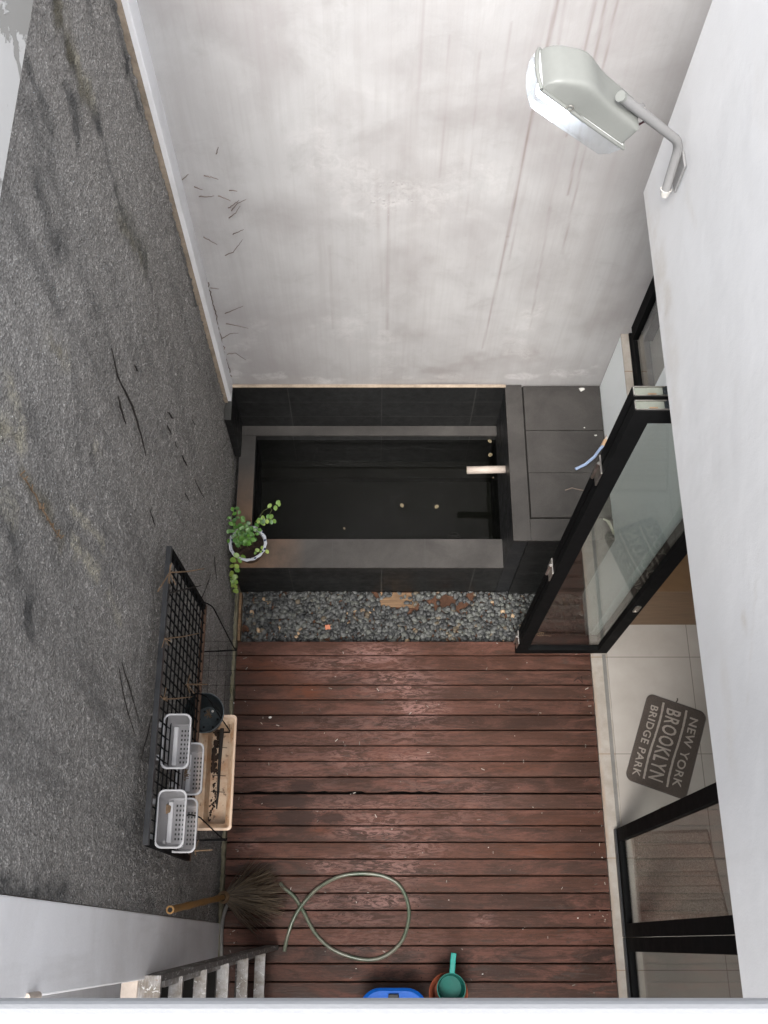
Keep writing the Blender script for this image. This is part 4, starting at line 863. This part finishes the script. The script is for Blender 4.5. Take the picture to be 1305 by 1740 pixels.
# dry stems tied through the trellis
def onplane(px, py, x): y, z = PX(px, py, x); return (x, y, z)
for i, (A, lab) in enumerate((
  ([(268,1005,-.85),(288,973,-.82),(320,971,-.78),(347,966,-.74)], 'tan dry stem poking out at the top corner of the trellis'),
  ([(288,1008,-.84),(315,1001,-.82),(342,995,-.80)], 'dark brown dry stem just below the top corner of the trellis'),
  ([(280,1085,-.84),(310,1082,-.82),(338,1076,-.80)], 'brown dry stem across the middle of the trellis'),
  ([(318,1163,-.80),(335,1163,-.78),(353,1163,-.75)], 'pale tan dry stem just above the round black pot'),
  ([(278,1188,-.84),(300,1187,-.82),(326,1184,-.80)], 'reddish dry stem at the rim of the round black pot'),
  ([(331,1446,-.80),(345,1445,-.76),(361,1444,-.72)], 'straw-coloured dry stem below the lowest baskets'))):
    P = [onplane(*q) for q in A]; mb = MB().tube(P, .004, 6, rs=[.0030+.001*(i % 2)]*(len(P)-1)+[.002])
    p0 = Vector(P[1] if i in (0,) else P[0])
    for k in range(7 if i in (0, 3) else 4):
        mb.tube([p0, p0+Vector((random.uniform(-.01, .03), random.uniform(-.05, .05), random.uniform(-.05, .03)))], .0018, 4)
    tag(mk('dead_twig', mb, 'darktwig' if i == 1 else 'twig', smooth=True), lab, 'dry stem', 'dry stems stuck in the trellis')
# thin black stems on the rough wall
segs = [([(190,592),(200,640),(225,690),(240,740),(248,775)], 'longest thin black dead creeper stem on the upper rough wall'), ([(200,672),(207,698),(214,720)], 'short straight black stem beside the longest creeper stem'), ([(285,700),(294,711)], 'tiny black stem right of the longest creeper stem'),
 ([(284,722),(291,738)], 'small black stem under the tiny one, right of the longest stem'), ([(297,750),(302,762)], 'stub of black stem in the chain leading down to the pot plant'), ([(309,775),(318,792)], 'short thick black stem in the chain leading down to the pot plant'),
 ([(331,815),(346,845)], 'slanting black stem left of the pond corner'), ([(314,838),(321,850)], 'tiny black stem below the slanting one left of the pond'), ([(255,868),(264,893)], 'short black stem directly above the trellis'), ([(258,1218),(240,1290)], 'faint thin stem left of the trellis at pot height'),
 ([(207,1125),(218,1160),(238,1230)], 'long faint black stem left of the trellis'), ([(202,1135),(212,1190),(230,1250)], 'second long faint black stem left of the trellis'), ([(337,1028),(350,1000),(358,975)], 'black dead stem hanging right of the trellis corner'), ([(364,945),(368,985)], 'ragged black stem between trellis and hanging vine'), ([(326,712),(332,722)], 'tiny black stem close to the pilaster foot'),
 ([(229,621),(234,630)], 'tiny dark chip of stem right of the top of the longest stem'), ([(35,806),(60,842),(85,890),(103,915)], 'rust brown creeper remnant low on the left side of the rough wall')]
for P, lab in segs:
    Q = [onplane(px, py, XL+.012) for px, py in P]; Q2 = []
    for i in range(len(Q)-1):
        a, b_ = Vector(Q[i]), Vector(Q[i+1])
        for k in range(4): Q2.append(a.lerp(b_, k/4)+Vector((0, random.uniform(-.004, .004), random.uniform(-.004, .004))))
    Q2.append(Vector(Q[-1])); thick = .0032 if 'long' in lab and 'faint' not in lab or 'thick' in lab else .0021
    mb = MB().tube(Q2, thick, 6, rs=[thick*(.45+.8*math.sin(math.pi*(i+.5)/len(Q2))*random.uniform(.7, 1.2)) for i in range(len(Q2))])
    if 'rust' in lab:
        for k in range(26): p = random.choice(Q2); mb.tube([p, p+Vector((.004, random.uniform(-.02, .02), random.uniform(-.02, .02)))], .0022, 4)
    tag(mk('dead_creeper', mb, 'twig' if 'rust' in lab else 'darktwig', smooth=True), lab, 'dead creeper', 'dead creeper stems on the rough wall')
# rootlets on the plaster wall
roots = [[(382,533),(395,528),(413,520)], [(384,550),(400,553),(422,558)], [(378,575),(390,567),(405,566)], [(386,602),(400,600),(418,612)], [(358,489),(372,491)], [(345,402),(358,410),(369,416)], [(382,434),(396,428),(404,418),(412,407)],
 [(396,398),(404,394),(414,390)], [(388,354),(398,347),(406,340)], [(389,371),(400,362),(408,350)], [(347,298),(359,301),(371,305)], [(371,333),(382,337),(392,342)], [(338,334),(352,335),(364,333)], [(368,262),(371,250)], [(310,305),(320,296)], [(389,323),(403,325)], [(330,318),(344,322)], [(394,358),(403,346),(418,339)]]
for i, P in enumerate(roots):
    Q = [];
    for j, (px, py) in enumerate(P): x, z = PY(px, py, YF-.012-.012*j); Q.append(Vector((x, YF-.012-.012*j, z)))
    Q3 = []
    for j in range(len(Q)-1):
        for k in range(4): Q3.append(Q[j].lerp(Q[j+1], k/4)+Vector((random.uniform(-.002, .002), 0, random.uniform(-.003, .003))))
    Q3.append(Q[-1])
    tag(mk('rootlet', MB().tube(Q3, .002, 5, rs=[.0026-.0018*j/len(Q3) for j in range(len(Q3))]), 'root', smooth=True), 'thin dry creeper rootlet clinging to the plaster wall near its left corner', 'rootlet', 'rootlets on the plaster wall')
mb = MB(); y = 0
Q = []
for k in range(40):
    py = 480+k*4.1; x, z = PY(348+(py-460)*.245+random.uniform(-2, 2), py, YF-.008); Q.append((x, YF-.008, z))
tag(mk('root_strand', MB().tube(Q, .0028, 5), 'root', smooth=True), 'brown root strand running down the corner above the pond', 'root')

# ================================================================= POT PLANT
pp = thing('potted_plant', 'green creeping plant in a blue and white pot on the corner of the pond', 'potted plant', (-.79, 2.33, .43))
cx, cy = -.788, 2.335; zb = ZC+.001; zt = .60
mk('pot', MB().lathe([(0, 0), (.072, 0), (.078, .01), (.088, .09), (.104, .15), (.104, .155)], (cx, cy, zb), 48), 'terra', pp, smooth=True)
mb = MB(); n = 64; b = 0
for r, z, sc in ((.102, .150, 0), (.120, .165, 1), (.121, .172, 1), (.117, .175, 1), (.102, .168, .4), (.098, .12, 0)):
    for k in range(n): a = 2*math.pi*k/n; rr = r+.0022*sc*math.cos(16*a); mb.v.append((cx+rr*math.cos(a), cy+rr*math.sin(a), zb+z))
for i in range(5): mb.f += [(i*n+k, i*n+(k+1) % n, (i+1)*n+(k+1) % n, (i+1)*n+k) for k in range(n)]
mk('pot_rim', mb, 'china', pp, smooth=True)
mb = MB(); us_ = 12
mb.v.append((cx, cy, zb+.145)); 
for i in range(1, 6):
    for k in range(24): a = 2*math.pi*k/24; r = .099*i/5; mb.v.append((cx+r*math.cos(a), cy+r*math.sin(a), zb+.142+random.uniform(-.006, .006)))
mb.f += [(0, 1+k, 1+(k+1) % 24) for k in range(24)]
for i in range(4): mb.f += [(1+i*24+k, 1+(i+1)*24+k, 1+(i+1)*24+(k+1) % 24, 1+i*24+(k+1) % 24) for k in range(24)]
mk('potting_soil', mb, 'potsoil', pp)
def leaf(mb, p, dr, up, ln, wd_):
    dr = dr.normalized(); sd_ = dr.cross(up).normalized(); up = sd_.cross(dr).normalized(); b = len(mb.v)
    prof_ = [(0, 0), (.15, .6), (.4, 1), (.7, .92), (.92, .5), (1, 0)]
    L_, C_, R_ = [], [], []
    for t_, w_ in prof_:
        m_ = p+dr*ln*t_-up*ln*.18*t_*t_
        C_.append(m_); L_.append(m_+sd_*wd_*w_*.5+up*wd_*.10*w_); R_.append(m_-sd_*wd_*w_*.5+up*wd_*.10*w_)
    mb.v += [tuple(q) for q in L_+C_+R_]; k = len(prof_)
    for i in range(k-1): mb.f += [(b+i, b+k+i, b+k+i+1, b+i+1), (b+k+i, b+2*k+i, b+2*k+i+1, b+k+i+1)]
def vine(P, mstem, mleaf, n_leaf, ls=(.024, .036), spread=1.):
    P = [Vector(p) for p in P]; mstem.tube(P, .0014, 5)
    segL = [(P[i+1]-P[i]).length for i in range(len(P)-1)]; tot = sum(segL)
    for k in range(n_leaf):
        s = tot*(k+.7)/n_leaf; i = 0
        while i < len(segL)-1 and s > segL[i]: s -= segL[i]; i += 1
        p = P[i].lerp(P[i+1], min(1, s/segL[i])); tg = (P[i+1]-P[i]).normalized(); side = tg.cross(Vector((0, -.25, 1))).normalized()*(1 if k % 2 else -1)
        d_ = side*spread+tg*.4+Vector((random.uniform(-.4, .4), random.uniform(-.4, .4), random.uniform(-.1, .3)))
        ln = random.uniform(*ls); leaf(mleaf, p, d_, Vector((random.uniform(-.35, .35), random.uniform(-.5, .2), 1)), ln, ln*.78)
ms, ml, ml2 = MB(), MB(), MB(); c0 = Vector((cx, cy, zb+.14))
for k in range(26):
    a = random.uniform(0, 6.28); ex = cx+random.gauss(-.03, .045); ey = cy+random.gauss(.045, .06); ex = max(ex, -.905); ez = zb+random.uniform(.19, .32)
    p0 = c0+Vector((random.uniform(-.05, .04), random.uniform(-.03, .06), 0)); p2 = Vector((ex, ey, ez)); p1 = p0.lerp(p2, .5)+Vector((0, 0, .04))
    vine([p0, p1, p2], ms, ml, 5)
def gz(px, py, z): x, y = G(px, py, z); return Vector((x, y, z))
vine([c0+Vector((-.02, .03, 0)), gz(400,905,.70), gz(393,880,.76), gz(399,862,.80)], ms, ml, 14, (.024, .034)); vine([c0, gz(412,890,.72), gz(404,872,.76)], ms, ml, 10, (.024, .032))
vine([c0+Vector((.02, .02, 0)), gz(438,897,.70), gz(446,880,.74), gz(462,883,.72)], ms, ml, 12, (.024, .034)); vine([gz(436,892,.7), gz(452,882,.74), gz(466,882,.72)], ms, ml2, 6, (.028, .036))
vine([gz(432,889,.66), gz(448,868,.74), gz(458,862,.78), gz(462,866,.79), gz(458,874,.78)], ms, MB(), 1)
for px, py, ln in ((455,861,.034), (469,855,.034), (474,859,.028), (468,866,.036)): leaf(ml2, gz(px, py+2, .78), Vector((random.uniform(-.5, .8), .7, .2)), Vector((0, -.4, 1)), ln, ln*.72)
vine([c0+Vector((.04, -.04, 0)), gz(437,938,.62), gz(446,935,.60), gz(453,934,.58)], ms, ml2, 6, (.022, .03))
vine([c0+Vector((-.03, -.06, 0)), gz(404,948,.62), gz(398,960,.56), gz(398,972,.48), gz(393,982,.40), gz(388,994,.32), gz(384,1006,.24), gz(386,1016,.18)], ms, ml2, 19, (.034, .046))
vine([gz(397,975,.46), gz(396,988,.36), gz(395,1000,.28), gz(396,1008,.22)], ms, ml2, 8, (.032, .042))
for m_ in (ml, ml2, ms): m_.v = [(max(v[0], -.918), v[1], v[2]) for v in m_.v]
mk('stems', ms, 'stem', pp); f1 = mk('foliage', ml, 'leaf', pp, smooth=True); mk('foliage', ml2, 'leaf2', pp, smooth=True)

# ================================================================= FLOATING LEAVES, DEBRIS
for px, py, r, lab in ((683,859,.017,'pale leaf floating mid pond, left of two'), (742,861,.017,'pale tan leaf floating mid pond, right of two'), (585,898,.010,'tiny yellow leaf floating near the front coping'), (832,750,.016,'leaf floating in the far right corner of the pond'), (833,773,.018,'oval tan leaf floating above the white pipe'), (838,812,.005,'speck of leaf floating under the white pipe')):
    x, y = G(px, py, .364); mb = MB(); a0 = random.uniform(0, 3)
    leaf(mb, Vector((x-r*math.cos(a0), y-r*math.sin(a0), .366)), Vector((math.cos(a0), math.sin(a0), .04)), Vector((0, 0, 1)), r*2, r*1.5)
    tag(mk('floating_leaf', mb, 'dead'), lab, 'leaf', 'leaves floating on the pond')
def chipm(px, py, z, r, lab, name='paint_flake', mat='chip', cat='flake'):
    x, y = G(px, py, z); n = 7; P = [(x+r*random.uniform(.6, 1.2)*math.cos(2*math.pi*k/n), y+r*.7*random.uniform(.6, 1.2)*math.sin(2*math.pi*k/n)) for k in range(n)]
    tag(mk(name, MB().prism(P, z+.0005, z+.0005+r*.4), mat), lab, cat)
chipm(880,648,.971,.014,'white flake at the back of the stone box rim'); chipm(988,662,.966,.020,'large white flake on the far lid slab'); chipm(993,727,.966,.006,'small white flake on the lid slab middle'); chipm(1012,740,.966,.008,'white flake beside the blue hose')
chipm(459,1219,.002,.011,'white flake on the deck near the beige planter'); chipm(395,1195,.002,.012,'white flake at the deck edge beside the black pot')
chipm(441,1273,.002,.005,'tiny white speck on the deck, third board from the flake'); chipm(982,1560,.002,.005,'tiny white speck on the lower right deck'); chipm(820,1655,.002,.005,'white speck right of the teal dipper'); chipm(830,1440,.002,.004,'white speck on the middle of the deck')
chipm(1023,1457,.002,.005,'white speck at right deck edge'); chipm(605,1646,.002,.004,'speck below the hose loop')
mb = MB()
for k in range(150):
    x, y = random.uniform(-.89, 1.43), random.uniform(-.3, 1.85); q = random.random()
    if q < .4: x = random.choice((random.uniform(-.9, -.8), random.uniform(1.36, 1.44)))
    rr = random.uniform(.0012, .0035); a = random.uniform(0, 3.1); l_ = rr*random.uniform(1, 4)
    mb.obox((x, y, .0035), Vector((math.cos(a), math.sin(a), 0)), Vector((-math.sin(a), math.cos(a), 0)), Vector((0, 0, 1)), l_, rr*.7, .0012)
M['grit'] = leafm('mixed_grit', (.03, .022, .016), (.36, .33, .29))
struct(mk('deck_grit', mb, 'grit'), 'stuff', 'small pale and brown grit scattered over the deck boards')
x, y = G(1000, 832, .975); tag(mk('twig', MB().tube([gz(960,833,.975), gz(972,829,.985), gz(984,832,.98), gz(996,834,.975)], .003, 6), 'root'), 'curled brown twig on the near lid slab', 'twig')
tag(mk('twig', MB().tube([gz(975,1158,.006), gz(982,1152,.01), gz(990,1160,.006), gz(988,1150,.006)], .0025, 6), 'darktwig'), 'small curled twig on the deck below the folded doors', 'twig')
hz_ = thing('blue_hose', 'pale blue hose end with brass fitting on top of the stone box', 'hose', (1.35, 2.7, .97))
mk('tube', MB().tube([gz(978,797,.985), gz(995,789,.985), gz(1010,776,.99), gz(1020,762,1.0), gz(1025,757,1.0)], .009, 10), 'bluehose', hz_, smooth=True)
mk('fitting', MB().tube([gz(1024,758,1.0), gz(1029,748,1.0)], .013, 12), 'brass', hz_, smooth=True)
mk('nozzle', MB().tube([gz(1028,749,1.0), gz(1034,737,1.0)], .010, 12), 'pvc', hz_, smooth=True)
tag(mk('cord', MB().tube([gz(1025,882,.98), gz(1035,886,.99), gz(1041,900,1.0), gz(1044,912,.95), gz(1043,922,.88)], .006, 7).tube([gz(1030,884,.98), gz(1037,895,.99), gz(1043,910,.95)], .004, 6), 'cord', smooth=True), 'frayed off-white cord hanging over the stone box corner behind the glass', 'cord')

# ================================================================= BROOM, HOSE, BUCKETS, LADDER
br = thing('broom', 'palm-rib broom with a short yellow bamboo handle leaning on the rough wall', 'broom', (-.8, .25, 0))
tip = Vector(onplane(289, 1546, -.88)); con = Vector(onplane(378, 1525, -.875)); hd = (con-tip).normalized()
n = 14; Q = [tip.lerp(con, i/n) for i in range(n+1)]
mk('handle', MB().tube(Q, .018, 14, rs=[.0155+(.0025 if i % 4 == 0 else 0) for i in range(n+1)]), 'bamboo', br, smooth=True)
mk('dark_end_disc', MB().tube([tip-hd*.0005, tip+hd*.003], .011, 12), 'under', br)  # dark disc painted for the shade inside the hollow handle
mk('binding', MB().lathe([(.022, 0), (.034, .03), (.036, .06), (.031, .09)], (0, 0, 0), 20), 'twine', br, smooth=True)
bo = bpy.data.objects['binding']; 
for v in bo.data.vertices:
    wv = Vector(v.co)+Vector(ow[br.name]); q = hd.to_track_quat('Z', 'Y') @ Vector(wv)+con-hd*.02; v.co = q-Vector(ow[br.name])
mb = MB(); g0 = con+hd*.05
for k in range(300):
    a = random.uniform(0, 6.28); rr = math.sqrt(random.random()); ox = Vector((math.cos(a)*rr*.022, math.sin(a)*rr*.022, 0))
    # spread over the deck in the direction seen in the photograph
    tx = random.gauss(.62, .25); fa = R(max(-52, min(58, random.gauss(4, 27)))); fl = random.uniform(.72, 1.0)*(112-22*abs(fa)); px = 383+fl*math.cos(fa); py = 1524-fl*math.sin(fa)
    e = gz(px, py, random.uniform(.01, .10)+max(0, (px-460))*.001); e.x = max(e.x, -.88)
    mid = (g0+e)/2+Vector((random.uniform(-.01, .03), random.gauss(0, .012), random.uniform(0, .05)))
    mb.tube([g0+ox, (g0+ox).lerp(mid, .6)+Vector((0, 0, .01)), mid, e], .001, 3, caps=False, rs=[.0026, .0024, .0020, .0009])
mk('bristles', mb, 'bristle', br)
# green hose loop
pts = [(476,1500),(483,1509),(500,1524),(515,1548),(535,1585),(560,1610),(590,1624),(625,1631),(655,1624),(680,1603),(692,1575),(695,1550),(690,1525),(677,1503),(655,1490),(630,1485),(600,1485),(570,1492),(540,1510),(517,1534),(500,1560),(489,1590),(483,1617)]
def catmull(P, k=6):
    P = [P[0]]+P+[P[-1]]; out = []
    for i in range(1, len(P)-2):
        for j in range(k):
            t_ = j/k; a, b_, c, d_ = P[i-1], P[i], P[i+1], P[i+2]
            out.append(.5*((2*b_)+(-a+c)*t_+(2*a-5*b_+4*c-d_)*t_*t_+(-a+3*b_-3*c+d_)*t_**3))
    out.append(P[-2]); return out
Q = [gz(px, py, .012) for px, py in pts]
for i in (18, 19, 20): Q[i].z += .018
Q[19].z += .006
tag(mk('garden_hose', MB().tube(catmull(Q), .0108, 12), 'hose', smooth=True), 'greenish clear garden hose lying in one loop on the deck', 'hose')
tag(mk('grey_hose', MB().tube(catmull([gz(390,1530,.09), gz(383,1545,.06), gz(378,1565,.03), gz(376,1590,.02), gz(376,1625,.016)]), .012, 10), 'greyhose', smooth=True), 'short grey hose end in the deck corner under the broom', 'hose')
# blue container
bb = thing('blue_bucket', 'blue plastic tub with a dark handled lid, mostly hidden under the ledge', 'bucket', (.117, -.43, .003))
mb = MB(); cx, cy = .118, -.428
b, n = rings(mb, [(rrect(cx-.15, cx+.15, cy-.15, cy+.15, .09, 8), .003), (rrect(cx-.18, cx+.18, cy-.17, cy+.18, .11, 8), .24), (rrect(cx-.195, cx+.195, cy-.19, cy+.195, .12, 8), .25), (rrect(cx-.195, cx+.195, cy-.19, cy+.195, .12, 8), .275), (rrect(cx-.18, cx+.18, cy-.175, cy+.18, .11, 8), .288), (rrect(cx-.13, cx+.13, cy-.13, cy+.125, .08, 8), .282)])
mb.f.append(tuple(b+k for k in range(n))[::-1]); mk('tub', mb, 'blue', bb, smooth=True)
mb = MB(); b, n = rings(mb, [(rrect(cx-.129, cx+.129, cy-.129, cy+.124, .08, 8), .281), (rrect(cx-.122, cx+.122, cy-.122, cy+.118, .075, 8), .30), (rrect(cx-.10, cx+.10, cy-.10, cy+.10, .06, 8), .303)]); mb.f.append(tuple(b+2*n+k for k in range(n)))
lidb = mk('lid', mb, 'plastic_black', bb, smooth=True)
mk('clip', MB().box(cx-.03, cx+.03, cy+.105, cy+.165, .289, .305), 'track', lidb, bevel=.005)
ob_ = thing('orange_basin', 'ribbed terracotta orange basin under the teal dipper', 'basin', (.44, -.25, .003))
cx, cy = G(762, 1688, .20)
mk('bowl', MB().lathe([(0, 0), (.07, 0), (.078, .03), (.074, .04), (.088, .08), (.084, .09), (.098, .13), (.094, .14), (.106, .18), (.104, .19), (.112, .20), (.108, .203), (.098, .19), (.072, .01), (0, .01)], (cx, cy, .003), 48), 'orange', ob_, smooth=True)
dp = thing('dipper', 'teal plastic water dipper with a straight handle resting in the orange basin', 'dipper', (.45, -.24, .18))
cx, cy = G(767, 1680, .29)
mk('cup', MB().lathe([(0, 0), (.064, 0), (.068, .01), (.077, .115), (.082, .118), (.082, .124), (.077, .124), (.064, .008), (0, .006)], (cx, cy, .168), 40), 'teal', dp, smooth=True)
a = Vector((cx+.006, cy+.078, .286)); b_ = gz(771, 1619, .31)
dr = (b_-a).normalized(); mk('handle', MB().obox((a+b_)/2, dr, dr.cross(Vector((0, 0, 1))).normalized(), Vector((0, 0, 1)), (b_-a).length/2, .0155, .007), 'tealh', dp, bevel=.004)
# ladder
ld = thing('step_ladder', 'paint-splashed aluminium step ladder leaning at the lower left corner of the deck', 'ladder', (-.6, -.2, .003))
def lx(z): return -.598-.142*z
def yl(z): return -.052*z
ly0, ly1 = -.022, -.44
def rail(y, nm, dx=0, mat='rail', zt=2.12):
    a = Vector((lx(0)+dx, y, .01)); b_ = Vector((lx(zt)+dx*.2, y+yl(zt), zt)); dr = (b_-a).normalized(); sy = Vector((0, 1, 0)); sx = dr.cross(sy).normalized()
    mk(nm, MB().obox((a+b_)/2, dr, sx, sy, (b_-a).length/2, .038, .013), mat, ld, bevel=.002)
rail(ly0, 'rail'); rail(ly1, 'rail'); rail(ly0-.03, 'rear_leg', -.09, 'alu', 2.0); rail(ly1+.03, 'rear_leg', -.09, 'alu', 2.0)
for z in (.30, .68, 1.06, 1.44, 1.80):
    mb = MB(); x = lx(z); mb.box(x-.029, x+.029, ly1+.013+yl(z), ly0-.013+yl(z), z-.028, z)
    for k in range(4): mb.box(x-.027+k*.0145, x-.021+k*.0145, ly1+.014+yl(z), ly0-.014+yl(z), z+.0005, z+.003)
    mk('tread', mb, 'alu', ld)
for z in (.5, .88, 1.26, 1.62): mk('rear_brace', MB().box(lx(z)-.085, lx(z)-.055, ly1+.043+yl(z), ly0-.045+yl(z), z-.02, z), 'rail', ld)
mb = MB().box(lx(2.12)-.045, lx(2.12)+.045, ly1-.012+yl(2.1), ly0+.012+yl(2.1), 2.125, 2.15)
for k in range(7): mb.box(lx(2.12)-.04+k*.0125, lx(2.12)-.035+k*.0125, ly1-.01+yl(2.1), ly0+.01+yl(2.1), 2.1505, 2.1535)
mk('top_cap', mb, 'alu', ld, bevel=.001); mk('top_hinge', MB().box(lx(2.12)-.115, lx(2.12)-.047, ly1+yl(2.1), ly0+yl(2.1), 2.118, 2.143), 'pvc', ld, bevel=.003)
# pipe stub on smooth wall
tag(mk('pipe_stub', MB().tube([Vector(onplane(44, 1696, -.918)), Vector(onplane(58, 1692, -.918))+Vector((.01, 0, 0))], .012, 12), 'pvc', smooth=True), 'short capped pipe stub under the ledge in the lower left corner', 'pipe')
